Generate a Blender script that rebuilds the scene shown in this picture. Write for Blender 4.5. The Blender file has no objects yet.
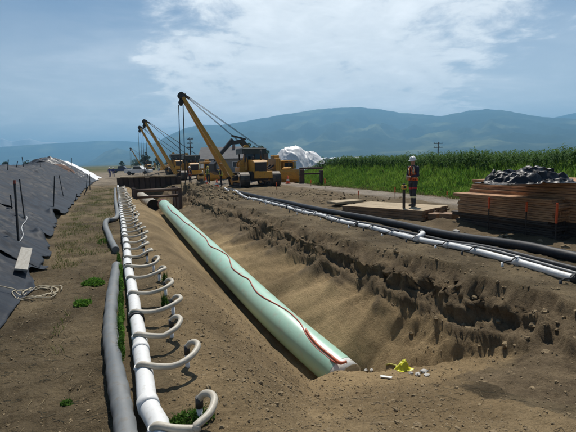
import bpy, bmesh, math, random
import numpy as np
from mathutils import Vector, Matrix
random.seed(7); RNG = np.random.default_rng(11)
D = bpy.data; SC = bpy.context.scene; COL = SC.collection
PI = math.pi

# ------------------------------------------------------------------ camera frame
F = 450.0; EYE = 2.1
def _frame(slope=0.026, vx=115.0, vy=165.0):
    d1 = np.array([vx-288, -(vy-216), F]); d2 = np.array([vx+300-288, -(vy-slope*300-216), F])
    u = np.cross(d2, d1); u /= np.linalg.norm(u)
    if u[1] < 0: u = -u
    yc = d1/np.linalg.norm(d1); xc = np.cross(yc, u)
    if xc[0] < 0: xc = -xc
    M = np.array([xc, yc, u]); return M[:, 0], M[:, 1], M[:, 2]
RT, UP, FW = _frame()
def ray(px, py): return FW+RT*(px-288)/F+UP*(216-py)/F
def at(px, py, z=0.0):
    r = ray(px, py); return r*((z-EYE)/r[2])+np.array([0, 0, EYE])
def atd(px, py, d): return ray(px, py)*d+np.array([0, 0, EYE])

# ------------------------------------------------------------------ noise
_P = np.random.default_rng(3).permutation(1024)
_G = np.random.default_rng(4).uniform(0, 2*PI, 1024)
def perlin(x, y, seed=0):
    x = np.asarray(x, float); y = np.asarray(y, float); x, y = np.broadcast_arrays(x, y)
    xi = np.floor(x).astype(np.int64); yi = np.floor(y).astype(np.int64); xf = x-xi; yf = y-yi
    def g(i, j, dx, dy):
        a = _G[_P[(_P[(i+seed*57) & 1023]+j+seed*131) & 1023]]; return np.cos(a)*dx+np.sin(a)*dy
    u = xf*xf*xf*(xf*(xf*6-15)+10); v = yf*yf*yf*(yf*(yf*6-15)+10)
    a = g(xi, yi, xf, yf)*(1-u)+g(xi+1, yi, xf-1, yf)*u
    b = g(xi, yi+1, xf, yf-1)*(1-u)+g(xi+1, yi+1, xf-1, yf-1)*u
    return (a*(1-v)+b*v)*1.5
def fbm(x, y, o=4, seed=0, gain=.5):
    s = 0; a = 1; f = 1
    for k in range(o): s = s+a*perlin(np.asarray(x)*f, np.asarray(y)*f, seed+k); a *= gain; f *= 2.03
    return s
def ridged(x, y, o=4, seed=0, gain=.5):
    s = 0; a = 1; f = 1
    for k in range(o): s = s+a*(1-np.abs(perlin(np.asarray(x)*f, np.asarray(y)*f, seed+k))*1.6); a *= gain; f *= 2.03
    return s
def sm(a, b, x):
    t = np.clip((np.asarray(x, float)-a)/(b-a), 0, 1); return t*t*(3-2*t)
def smin(a, b, k): 
    h = np.clip(.5+.5*(b-a)/k, 0, 1); return b*(1-h)+a*h-k*h*(1-h)

# ------------------------------------------------------------------ ground shape
PIPE_R = .335
_pk = [(340, 373, -1.93), (308, 350, -1.63), (275, 317, -1.40), (243, 285, -1.17), (213, 255, -.90), (188, 230, -.66), (172, 213.5, -.5), (163.5, 204.5, -.42)]
PIPE = np.array([at(*p) for p in _pk])
def pipe_c(y):
    return np.interp(y, PIPE[:, 1], PIPE[:, 0]), np.interp(y, PIPE[:, 1], PIPE[:, 2])
EY = [-40, 0, 6.6, 9, 10.7, 14.4, 19, 27, 43, 82]; EX = [-1.3, -1.45, -1.55, -1.57, -1.45, -1.9, -2.1, -2.2, -2.55, -2.5]
def tarp_edge(y): return np.interp(y, EY, EX)
def mound(x, y):
    t = np.clip((tarp_edge(y)-x)/4.6, 0, 1); h = t*(1.25-.25*t)
    back = 1-sm(8.5, 13.5, -x)
    env = sm(-30, -20, y)*(1-sm(80, 92, y))
    crest = 2.12+.06*fbm(np.asarray(y)*.25, 0*np.asarray(y), 2, 40)+.12*sm(45, 60, y)+.45*sm(63, 70, y)
    heap = .72*np.exp(-((np.asarray(x)+7.3)/2.8)**2-((np.asarray(y)-63)/6.0)**2)
    return (h*crest*back+heap*sm(0, .35, t))*env
def ramp(x, y):
    s = .676*x+.737*y; t = -.737*x+.676*y
    zc = -1.16-.345*t
    zc = np.minimum(zc, -.1)
    k = np.clip((s-2.5)/(7.2-2.5), 0, 1)
    z = zc*k**1.15
    z = z+.10*np.exp(-((s-6.9)/.45)**2)+.24*np.exp(-((s-7.25)/.38)**2-((t-1.98)/.55)**2)+.07*fbm(x*1.3, y*1.3, 3, 70)*sm(3, 4.5, s)
    return z-np.clip(s-7.25, 0, 99)*1.25
HOLE = at(229, 352, -.62)
def base_ground(x, y, fine=True):
    x = np.asarray(x, float); y = np.asarray(y, float)
    near = 1-sm(60, 120, np.hypot(x, y))
    z = .06*fbm(x*.35, y*.35, 3, 1)*near
    # churned strips right of the black pipes
    churn = sm(8.6, 9.6, x)*(1-sm(13, 14.2, x))*near*sm(-8, 0, y)
    platf = sm(8.7, 9.3, x)*(1-sm(11.4, 12.0, x))*sm(11.6, 12.2, y)*(1-sm(16.8, 17.5, y))
    z = z*(1-platf)+churn*(1-platf)*(.13*fbm(x*.9, y*.45, 4, 5)+.06)
    z = z+.10*sm(9.0, 9.5, x)*(1-sm(10.6, 11.8, x))*sm(9, 10.5, y)*(1-sm(11.2, 12.2, y))*(1+fbm(x*2, y*2, 3, 8))
    ditch = np.exp(-((x-16.6-.2*fbm(y*.2, 0*y, 2, 7))/.45)**2)*(1-sm(42, 50, y))
    z = z-.25*ditch*near
    bank = sm(17.2, 20.5, x)*(1-sm(41, 52, y+.25*(x-18)))*(1-sm(60, 90, x))
    z = z+.85*bank
    flat = 1-np.exp(-((x-.13)/.35)**2)*.8
    z = z*np.where(x < 2, flat, 1)
    # small spoil heaps far right of the trench
    for (hx, hy, hh, hr) in [(6.0, 31, .45, 1.4), (5.6, 35, .5, 1.6), (6.4, 27.5, .25, 1.3), (14.5, 52, .9, 2.5), (4.5, 62, .6, 3.0), (1.0, 70, .5, 3.5), (7.5, 78, 1.0, 4), (17, 60, .8, 3)]:
        z = z+hh*np.exp(-((x-hx)**2+(y-hy)**2)/hr**2)*(1+np.where(y > 50, .15, .5)*fbm(x*1.2, y*np.where(y > 50, .4, 1.2), 3, 9))
    # the trench
    pc, pz = pipe_c(y)
    zf = pz-.40
    zf = np.where(y > 27, np.interp(y, [27, 33], [-.82, -1.9]), zf)
    wob = .16*fbm(y*.55, 0*y, 3, 20)
    xl = .95+.18*fbm(y*.45, 0*y+9, 3, 21)
    xr = np.interp(y, [4.4, 7.2, 11.7, 19.7, 28.8], [6.05, 5.98, 5.75, 5.6, 5.1])+wob
    xfl = pc-.30; xfr = pc+.42
    # left bank: convex lip then a straight run
    u = np.clip((x-xl)/np.maximum(xfl-xl, .2), 0, 1)
    zl = zf*(u**1.25)
    # right bank: crumbling scarp then a straight smooth run
    v = (xr-x)+(.20*fbm(x*1.3, y*1.1, 4, 23)+.05*fbm(x*5, y*4, 3, 24))*(1-sm(.8, 1.5, xr-x))
    sc = np.where(zf < -1.2, .80, .62)*(1+.25*fbm(y*.7, 0*y+3, 3, 26))
    vv = np.clip(v/.85, 0, 1)
    st = vv*2.7+.5*fbm(y*.6+x*.4, y*.1, 2, 27); stf = np.floor(st); step = np.clip((stf+sm(.5, .85, st-stf))/2.7, 0, 1)
    zscarp = -sc*np.clip(.30*vv+.70*step*sm(0, .15, vv), 0, 1)
    run = np.clip((v-.85)/np.maximum(xr-.85-xfr, .3), 0, 1)
    zr = zscarp+(zf+sc)*run
    tr = np.where(x < (xfl+xfr)/2, np.maximum(zl, zf), np.maximum(zr, zf))
    scz = np.where((x > pc) & (v > -.1), np.exp(-((v-.45)/.36)**2), 0)
    tr = tr+scz*(.085*(ridged(x*2.6+y*.5, y*1.3, 5, 31, .58)-1.2)+.04*ridged(x*7, y*4.5, 4, 33, .6)-.02)
    endfar = 1-sm(45.5, 46.5, y)
    tr = tr*endfar
    tr = tr-.13*np.exp(-((x-HOLE[0])/.10)**2-((y-HOLE[1])/.17)**2)
    # scooped hollow low in the right wall
    hol = np.exp(-((x-5.35)/.42)**2-((y-6.05)/.75)**2)
    tr = tr-.22*hol*sm(.1, .5, v)
    inside = (x > xl-.2) & (x < xr+.3) & (y < 47)
    zt = np.where(inside, z*np.clip(1+tr/.5, 0, 1)+tr, z)
    rp = ramp(x, y)
    rp = np.maximum(rp, zt) if False else rp
    k = .12; h = np.clip(.5+.5*(rp-zt)/k, 0, 1)
    z2 = np.where(inside, zt*(1-h)+rp*h+k*h*(1-h), zt)
    z2 = np.where(inside, np.minimum(z2, np.maximum(zt, .03)+.02+0*z2) if False else z2, z2)
    z2 = z2+mound(x, y)
    if fine:
        rough = near*(1-.5*np.exp(-((x-.13)/.25)**2))
        d = np.hypot(x, y)
        z2 = z2+rough*(.022*fbm(x*2.6, y*2.6, 4, 50)+.018*(ridged(x*4.5, y*4.5, 4, 55, .6)-1)*sm(-.5, .4, perlin(x*.9, y*.9, 58))+.030*np.maximum(fbm(x*6.5, y*6.5, 4, 59, .6)-.25, 0)*sm(.35, .8, x)*(1-sm(4, 5, x))*sm(-.4, .3, perlin(x*.7, y*.7, 57))+.011*fbm(x*15, y*15, 3, 60)*(1-sm(12, 25, d)))
        path = sm(-1.7, -1.3, x)*(1-sm(-.3, 0, x))*(1-sm(14, 20, y))
        z2 = z2+path*(.026*fbm(x*1.8+y*.4, y*5.5, 4, 64)-.035*np.clip(ridged(x*3.1, y*2.3, 2, 65)-1.15, 0, .4))
        # slide marks running down the smooth right slope
        z2 = z2+np.where(inside & (x > pc+.4) & (v > .7), .016*fbm(y*8+x*1.5, x*1.0, 3, 66), 0)
    return z2
def gz(x, y): return float(base_ground(np.array([x]), np.array([y]))[0])
def hit(px, py, dmax=200.0):
    r = ray(px, py); t = np.arange(1.5, dmax, .02); p = r[None, :]*t[:, None]; p[:, 2] += EYE
    g = base_ground(p[:, 0], p[:, 1]); i = np.argmax(p[:, 2] <= g)
    return p[i]

# ------------------------------------------------------------------ materials
MATS = {}
def mat(name, col, rough=.7, col2=None, scale=6.0, bump=0.0, bscale=30.0, metal=0.0, detail=4.0, stretch=None, spec=.5, lo=.35, hi=.65, coord='Object', trans=0, dirt=None):
    if name in MATS: return MATS[name]
    m = D.materials.new(name); m.use_nodes = True; nt = m.node_tree; b = nt.nodes['Principled BSDF']
    b.inputs['Roughness'].default_value = rough; b.inputs['Metallic'].default_value = metal
    b.inputs['Specular IOR Level'].default_value = spec
    b.inputs['Base Color'].default_value = (*col, 1)
    tc = nt.nodes.new('ShaderNodeTexCoord'); vec = tc.outputs[coord]
    if stretch:
        mp = nt.nodes.new('ShaderNodeMapping'); mp.inputs['Scale'].default_value = stretch
        nt.links.new(vec, mp.inputs['Vector']); vec = mp.outputs[0]
    if col2 is not None:
        n = nt.nodes.new('ShaderNodeTexNoise'); n.inputs['Scale'].default_value = scale; n.inputs['Detail'].default_value = detail
        n.inputs['Roughness'].default_value = .62
        nt.links.new(vec, n.inputs['Vector'])
        r = nt.nodes.new('ShaderNodeValToRGB'); r.color_ramp.elements[0].position = lo; r.color_ramp.elements[1].position = hi
        r.color_ramp.elements[0].color = (*col, 1); r.color_ramp.elements[1].color = (*col2, 1)
        nt.links.new(n.outputs[0], r.inputs[0]); out = r.outputs[0]
        if dirt is not None:
            n2 = nt.nodes.new('ShaderNodeTexNoise'); n2.inputs['Scale'].default_value = scale*5.3; n2.inputs['Detail'].default_value = 6
            nt.links.new(vec, n2.inputs['Vector'])
            r2 = nt.nodes.new('ShaderNodeValToRGB'); r2.color_ramp.elements[0].position = .55; r2.color_ramp.elements[1].position = .72
            mx = nt.nodes.new('ShaderNodeMix'); mx.data_type = 'RGBA'
            nt.links.new(n2.outputs[0], r2.inputs[0]); nt.links.new(r2.outputs[0], mx.inputs[0])
            nt.links.new(out, mx.inputs[6]); mx.inputs[7].default_value = (*dirt, 1); out = mx.outputs[2]
        nt.links.new(out, b.inputs['Base Color'])
    if bump:
        n3 = nt.nodes.new('ShaderNodeTexNoise'); n3.inputs['Scale'].default_value = bscale; n3.inputs['Detail'].default_value = 5
        nt.links.new(vec, n3.inputs['Vector'])
        bp = nt.nodes.new('ShaderNodeBump'); bp.inputs['Strength'].default_value = 1; bp.inputs['Distance'].default_value = bump
        nt.links.new(n3.outputs[0], bp.inputs['Height']); nt.links.new(bp.outputs[0], b.inputs['Normal'])
    MATS[name] = m; return m

def leafy(name, c1, c2, scale, trans=.42, dirt=None):
    m = mat(name, c1, .75, c2, scale, spec=.12, dirt=dirt, lo=.38, hi=.62)
    nt = m.node_tree; b = nt.nodes['Principled BSDF']; out = nt.nodes['Material Output']
    t = nt.nodes.new('ShaderNodeBsdfTranslucent'); mx = nt.nodes.new('ShaderNodeMixShader'); mx.inputs[0].default_value = trans
    src = b.inputs['Base Color'].links[0].from_socket; nt.links.new(src, t.inputs['Color'])
    nt.links.new(b.outputs[0], mx.inputs[1]); nt.links.new(t.outputs[0], mx.inputs[2]); nt.links.new(mx.outputs[0], out.inputs['Surface'])
    return m
def ground_material():
    m = D.materials.new('soil'); m.use_nodes = True; nt = m.node_tree; b = nt.nodes['Principled BSDF']
    N = nt.nodes.new; L = nt.links.new
    b.inputs['Roughness'].default_value = .95; b.inputs['Specular IOR Level'].default_value = .15
    tc = N('ShaderNodeTexCoord'); at_ = N('ShaderNodeAttribute'); at_.attribute_name = 'zone'
    sp = N('ShaderNodeSeparateColor'); L(at_.outputs['Color'], sp.inputs[0])
    def noise(s, d=5, r=.6):
        n = N('ShaderNodeTexNoise'); n.inputs['Scale'].default_value = s; n.inputs['Detail'].default_value = d; n.inputs['Roughness'].default_value = r
        L(tc.outputs['Object'], n.inputs['Vector']); return n.outputs[0]
    def ramp_(i, p0, c0, p1, c1):
        r = N('ShaderNodeValToRGB'); e = r.color_ramp.elements; e[0].position = p0; e[1].position = p1; e[0].color = (*c0, 1); e[1].color = (*c1, 1)
        L(i, r.inputs[0]); return r.outputs[0]
    def mix(f, a, c, blend='MIX'):
        x = N('ShaderNodeMix'); x.data_type = 'RGBA'; x.blend_type = blend
        if isinstance(f, float): x.inputs[0].default_value = f
        else: L(f, x.inputs[0])
        for s, v in ((6, a), (7, c)):
            if isinstance(v, tuple): x.inputs[s].default_value = (*v, 1)
            else: L(v, x.inputs[s])
        return x.outputs[2]
    loam = ramp_(noise(1.1, 6), .36, SOIL_DARK, .66, SOIL)
    sand = ramp_(noise(.8, 6), .35, SAND_DARK, .65, SAND)
    col = mix(sp.outputs[0], loam, sand)
    grav = ramp_(noise(9, 6), .35, (.23, .195, .155), .65, (.34, .295, .24))
    col = mix(sp.outputs[1], col, grav)
    gr = ramp_(noise(.02, 6), .4, (.06, .085, .028), .6, (.14, .12, .06))
    col = mix(sp.outputs[2], col, gr)
    spk = ramp_(noise(28, 3, .7), .30, (.74, .73, .72), .64, (1.10, 1.10, 1.10))
    col = mix(1.0, col, spk, 'MULTIPLY')
    pt = ramp_(noise(.33, 4), .38, (.66, .65, .64), .62, (1.14, 1.13, 1.11))
    col = mix(1.0, col, pt, 'MULTIPLY')
    tp = ramp_(noise(2.3, 6), .35, TOP_DARK, .65, TOP)
    col = mix(at_.outputs['Alpha'], col, mix(1.0, tp, spk, 'MULTIPLY'))
    L(col, b.inputs['Base Color'])
    h = N('ShaderNodeMath'); h.operation = 'ADD'
    h2 = N('ShaderNodeMath'); h2.operation = 'MULTIPLY'; h2.inputs[1].default_value = .35; L(noise(120, 3), h2.inputs[0])
    L(noise(22, 7, .68), h.inputs[0]); L(h2.outputs[0], h.inputs[1])
    bp = N('ShaderNodeBump'); bp.inputs['Strength'].default_value = 1; bp.inputs['Distance'].default_value = .045
    L(h.outputs[0], bp.inputs['Height']); L(bp.outputs[0], b.inputs['Normal'])
    return m
TOP = (.205, .152, .090); TOP_DARK = (.115, .084, .050)
SOIL = (.212, .163, .096); SOIL_DARK = (.107, .081, .047); SAND = (.385, .280, .152); SAND_DARK = (.275, .198, .106)

# ------------------------------------------------------------------ mesh builder
class MB:
    def __init__(s): s.v = []; s.f = []; s.m = []; s.sm = []
    def add(s, verts, faces, mi=0, smooth=False):
        o = len(s.v); s.v += [tuple(map(float, p)) for p in verts]
        s.f += [tuple(i+o for i in f) for f in faces]; s.m += [mi]*len(faces); s.sm += [smooth]*len(faces); return s
    def box(s, c, size, R=None, mi=0, bev=0.0):
        x, y, z = [k/2 for k in size]; b = min(bev, x*.45, y*.45, z*.45) if bev else 0
        if b:
            vs = []; ring = [(-x+b, -y), (x-b, -y), (x, -y+b), (x, y-b), (x-b, y), (-x+b, y), (-x, y-b), (-x, -y+b)]
            inr = [(-x+b, -y+b), (x-b, -y+b), (x-b, -y+b), (x-b, y-b), (x-b, y-b), (-x+b, y-b), (-x+b, y-b), (-x+b, -y+b)]
            for (r_, zz) in ((inr, -z), (ring, -z+b), (ring, z-b), (inr, z)): vs += [(p[0], p[1], zz) for p in r_]
            fs = [tuple(range(7, -1, -1)), tuple(range(24, 32))]
            for k in range(3): fs += [(8*k+i, 8*k+(i+1) % 8, 8*k+8+(i+1) % 8, 8*k+8+i) for i in range(8)]
        else:
            vs = [(i, j, k) for k in (-z, z) for j in (-y, y) for i in (-x, x)]
            fs = [(0, 2, 3, 1), (4, 5, 7, 6), (0, 1, 5, 4), (2, 6, 7, 3), (0, 4, 6, 2), (1, 3, 7, 5)]
        T = [Vector(p) for p in vs]
        if R is not None: T = [R @ p for p in T]
        c = Vector(c); return s.add([p+c for p in T], fs, mi)
    def beam(s, p0, p1, w, h, up=(0, 0, 1), mi=0, w1=None, h1=None):
        p0 = Vector(p0); p1 = Vector(p1); d = (p1-p0).normalized(); sx = d.cross(Vector(up))
        if sx.length < 1e-4: sx = d.cross(Vector((0, 1, 0)))
        sx.normalize(); sz = sx.cross(d); w1 = w if w1 is None else w1; h1 = h if h1 is None else h1; vs = []
        for p, a, b in ((p0, w, h), (p1, w1, h1)):
            vs += [p+sx*(i*a/2)+sz*(j*b/2) for (i, j) in ((-1, -1), (1, -1), (1, 1), (-1, 1))]
        return s.add(vs, [(3, 2, 1, 0), (4, 5, 6, 7)]+[(i, (i+1) % 4, 4+(i+1) % 4, 4+i) for i in range(4)], mi)
    def tube(s, pts, r, n=10, caps=True, mi=0, smooth=True, rn=0.0):
        pts = [Vector(p) for p in pts]; k = len(pts); rs = r if hasattr(r, '__len__') else [r]*k
        vs = []; t0 = (pts[1]-pts[0]).normalized(); a = t0.orthogonal().normalized()
        if abs(t0.z) < .9: a = t0.cross(Vector((0, 0, 1))).normalized()
        for i, p in enumerate(pts):
            t = (pts[min(i+1, k-1)]-pts[max(i-1, 0)]).normalized(); a = (a-t*a.dot(t)).normalized(); b = t.cross(a)
            for j in range(n):
                w = 2*PI*j/n; q = rs[i]*(1+rn*random.uniform(-1, 1)); vs.append(p+a*(math.cos(w)*q)+b*(math.sin(w)*q))
        fs = [(i*n+j, i*n+(j+1) % n, (i+1)*n+(j+1) % n, (i+1)*n+j) for i in range(k-1) for j in range(n)]
        s.add(vs, fs, mi, smooth)
        if caps:
            o = len(s.v)-k*n; s.f += [tuple(o+j for j in range(n-1, -1, -1)), tuple(o+(k-1)*n+j for j in range(n))]; s.m += [mi]*2; s.sm += [False]*2
        return s
    def cyl(s, p0, p1, r, n=16, mi=0): return s.tube([p0, p1], r, n, True, mi)
    def prism(s, poly, axis, a, b, mi=0):
        n = len(poly); mk = {'x': lambda p, t: (t, p[0], p[1]), 'y': lambda p, t: (p[0], t, p[1]), 'z': lambda p, t: (p[0], p[1], t)}[axis]
        vs = [mk(p, a) for p in poly]+[mk(p, b) for p in poly]
        return s.add(vs, [tuple(range(n-1, -1, -1)), tuple(range(n, 2*n))]+[(i, (i+1) % n, n+(i+1) % n, n+i) for i in range(n)], mi)
    def lathe(s, prof, c=(0, 0, 0), n=16, mi=0, sx=1, sy=1):
        vs = [(c[0]+r*math.cos(2*PI*j/n)*sx, c[1]+r*math.sin(2*PI*j/n)*sy, c[2]+z) for r, z in prof for j in range(n)]
        return s.add(vs, [(i*n+j, i*n+(j+1) % n, (i+1)*n+(j+1) % n, (i+1)*n+j) for i in range(len(prof)-1) for j in range(n)], mi, True)
    def ell(s, c, r, n=10, mi=0):
        k = n//2+1; pr = [(max(math.sin(PI*i/k), 1e-3), -math.cos(PI*i/k)) for i in range(k+1)]
        vs = [(c[0]+p*math.cos(2*PI*j/n)*r[0], c[1]+p*math.sin(2*PI*j/n)*r[1], c[2]+q*r[2]) for p, q in pr for j in range(n)]
        return s.add(vs, [(i*n+j, i*n+(j+1) % n, (i+1)*n+(j+1) % n, (i+1)*n+j) for i in range(k) for j in range(n)], mi, True)
    def build(s, name, mats, parent=None, loc=None):
        me = D.meshes.new(name); me.from_pydata(s.v, [], s.f)
        for m in (mats if isinstance(mats, (list, tuple)) else [mats]): me.materials.append(m)
        me.polygons.foreach_set('material_index', s.m); me.polygons.foreach_set('use_smooth', s.sm)
        bm = bmesh.new(); bm.from_mesh(me); bmesh.ops.recalc_face_normals(bm, faces=bm.faces); bm.to_mesh(me); bm.free()
        o = D.objects.new(name, me); COL.objects.link(o)
        if parent: o.parent = parent
        if loc is not None: o.location = loc
        return o
def raw_mesh(name, V, Q, m, smooth=False, parent=None):
    """numpy vertices (n,3) and faces (k,c) to one object"""
    me = D.meshes.new(name); n, k, c = len(V), len(Q), Q.shape[1]
    me.vertices.add(n); me.vertices.foreach_set('co', np.asarray(V, np.float32).ravel())
    me.loops.add(k*c); me.loops.foreach_set('vertex_index', np.asarray(Q, np.int32).ravel())
    me.polygons.add(k); me.polygons.foreach_set('loop_start', np.arange(0, k*c, c, dtype=np.int32))
    me.polygons.foreach_set('use_smooth', np.full(k, smooth))
    me.update(calc_edges=True); me.validate()
    for q in (m if isinstance(m, list) else [m]): me.materials.append(q)
    o = D.objects.new(name, me); COL.objects.link(o)
    if parent: o.parent = parent
    return o
def grid(name, X, Y, Z, m, smooth=True, parent=None):
    r, c = X.shape; i = np.arange(r*c).reshape(r, c)
    Q = np.stack([i[:-1, :-1], i[:-1, 1:], i[1:, 1:], i[1:, :-1]], -1).reshape(-1, 4)
    return raw_mesh(name, np.stack([X, Y, Z], -1).reshape(-1, 3), Q, m, smooth, parent)
def empty(name, loc=(0, 0, 0), rz=0.0):
    o = D.objects.new(name, None); COL.objects.link(o); o.location = loc; o.rotation_euler = (0, 0, rz); o.empty_display_size = .2; return o
def tag(o, label=None, cat=None, group=None, kind=None):
    if label: o['label'] = label
    if cat: o['category'] = cat
    if group: o['group'] = group
    if kind: o['kind'] = kind
    return o
def copy_tree(o, parent=None):
    c = o.copy(); COL.objects.link(c)
    if parent: c.parent = parent
    for ch in list(o.children): copy_tree(ch, c)
    return c
ORD = 'first second third fourth fifth sixth seventh eighth ninth tenth eleventh twelfth thirteenth fourteenth fifteenth sixteenth seventeenth eighteenth nineteenth twentieth'.split()
TENS = {20: 'twenty', 30: 'thirty', 40: 'forty'}
def ordinal(i):
    if i < 20: return ORD[i]
    t = (i+1)//10*10; u = (i+1) % 10
    return TENS[t]+'-'+ORD[u-1] if u else TENS[t][:-1]+'ieth'

# ------------------------------------------------------------------ world, sun, camera
cam = D.cameras.new('camera'); co = D.objects.new('camera', cam); COL.objects.link(co); SC.camera = co
Mx = Matrix.Identity(4)
for i in range(3): Mx[i][0] = RT[i]; Mx[i][1] = UP[i]; Mx[i][2] = -FW[i]
Mx[2][3] = EYE; co.matrix_world = Mx
cam.sensor_width = 36; cam.lens = F/576*36; cam.clip_start = .05; cam.clip_end = 60000
SUN_EL = math.radians(61); SUN_AZ = math.radians(27)   # azimuth from +Y towards +X
sd = Vector((math.sin(SUN_AZ)*math.cos(SUN_EL), math.cos(SUN_AZ)*math.cos(SUN_EL), math.sin(SUN_EL)))
sl = D.lights.new('sun', 'SUN'); sl.energy = 3.9; sl.angle = math.radians(.6); sl.color = (1, .95, .87)
so = D.objects.new('sun', sl); COL.objects.link(so); so.rotation_euler = sd.to_track_quat('Z', 'Y').to_euler(); so.location = (0, 0, 50)
W = D.worlds.new('World'); SC.world = W; W.use_nodes = True; nt = W.node_tree
def world():
    N = nt.nodes.new; L = nt.links.new; bg = nt.nodes['Background']
    sky = N('ShaderNodeTexSky'); sky.sky_type = 'NISHITA'; sky.sun_disc = False; sky.sun_elevation = SUN_EL; sky.sun_rotation = SUN_AZ
    sky.air_density = 1.0; sky.dust_density = .3; sky.ozone_density = 3.0
    tc = N('ShaderNodeTexCoord'); d = tc.outputs['Generated']
    sep = N('ShaderNodeSeparateXYZ'); L(d, sep.inputs[0])
    def math_(op, a, b=None):
        n = N('ShaderNodeMath'); n.operation = op
        for k, v in ((0, a), (1, b)):
            if v is None: continue
            if isinstance(v, (int, float)): n.inputs[k].default_value = v
            else: L(v, n.inputs[k])
        return n.outputs[0]
    zz = math_('ADD', math_('MAXIMUM', sep.outputs[2], 0.0), .16)
    cmb = N('ShaderNodeCombineXYZ'); L(math_('DIVIDE', sep.outputs[0], zz), cmb.inputs[0]); L(math_('DIVIDE', sep.outputs[1], zz), cmb.inputs[1])
    def noise(s, det, r, st=(1, 1, 1), off=(0, 0, 0), dist=0.0):
        mp = N('ShaderNodeMapping'); mp.inputs['Scale'].default_value = st; mp.inputs['Location'].default_value = off; L(cmb.outputs[0], mp.inputs[0])
        n = N('ShaderNodeTexNoise'); n.inputs['Scale'].default_value = s; n.inputs['Detail'].default_value = det; n.inputs['Roughness'].default_value = r; n.inputs['Distortion'].default_value = dist
        L(mp.outputs[0], n.inputs['Vector']); return n.outputs[0]
    def smooth(v, a, b):
        n = N('ShaderNodeMapRange'); n.interpolation_type = 'SMOOTHSTEP'; n.inputs[1].default_value = a; n.inputs[2].default_value = b; L(v, n.inputs[0]); return n.outputs[0]
    def lobe(px, py, a0, a1):
        c = ray(px, py); c = c/np.linalg.norm(c); v = N('ShaderNodeVectorMath'); v.operation = 'DOT_PRODUCT'; L(d, v.inputs[0]); v.inputs[1].default_value = tuple(c)
        return smooth(v.outputs['Value'], math.cos(math.radians(a0)), math.cos(math.radians(a1)))
    big = math_('MAXIMUM', lobe(335, 40, 24, 4), math_('MULTIPLY', lobe(255, 70, 20, 5), .85))
    big = math_('MAXIMUM', big, math_('MULTIPLY', lobe(430, -60, 22, 5), .95))
    n1 = noise(2.2, 9, .62, (1, 1, 1), (3.1, 1.7, 0), .6)
    n2 = noise(7.0, 7, .65, (1, 1, 1), (.4, 9.7, 0), .3)
    nn = math_('ADD', math_('MULTIPLY', n1, .72), math_('MULTIPLY', n2, .38))
    c1 = smooth(math_('ADD', nn, math_('MULTIPLY', big, .42)), .73, 1.02)
    veil = smooth(noise(1.1, 8, .6, (.5, 1.7, 1), (5, 2, 0), .8), .38, .72)
    lowv = smooth(sep.outputs[2], .36, .06)
    wide = lobe(300, 75, 37, 10)
    cov = math_('MINIMUM', math_('ADD', math_('MULTIPLY', c1, .9), math_('ADD', math_('MULTIPLY', veil, math_('MULTIPLY_ADD', wide, .26) if False else math_('ADD', math_('MULTIPLY', wide, .26), .02)), math_('MULTIPLY', lowv, .60))), .96)
    lum = N('ShaderNodeMix'); lum.data_type = 'RGBA'; L(smooth(nn, .45, .8), lum.inputs[0]); lum.inputs[6].default_value = (*CLOUD_LO, 1); lum.inputs[7].default_value = (*CLOUD_HI, 1)
    mx = N('ShaderNodeMix'); mx.data_type = 'RGBA'; L(cov, mx.inputs[0]); L(sky.outputs[0], mx.inputs[6]); L(lum.outputs[2], mx.inputs[7])
    L(mx.outputs[2], bg.inputs[0]); bg.inputs[1].default_value = SKY_STRENGTH
SKY_STRENGTH = .050; CLOUD_LO = (13.6, 14.0, 14.2); CLOUD_HI = (17.4, 17.6, 17.6)
world()
SC.view_settings.view_transform = 'Standard'; SC.view_settings.look = 'None'; SC.view_settings.exposure = .42; SC.view_settings.gamma = 1; SC.view_settings.use_curve_mapping = False
SC.cycles.volume_bounces = 0; SC.cycles.max_bounces = 6; SC.cycles.use_denoising = True

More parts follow.
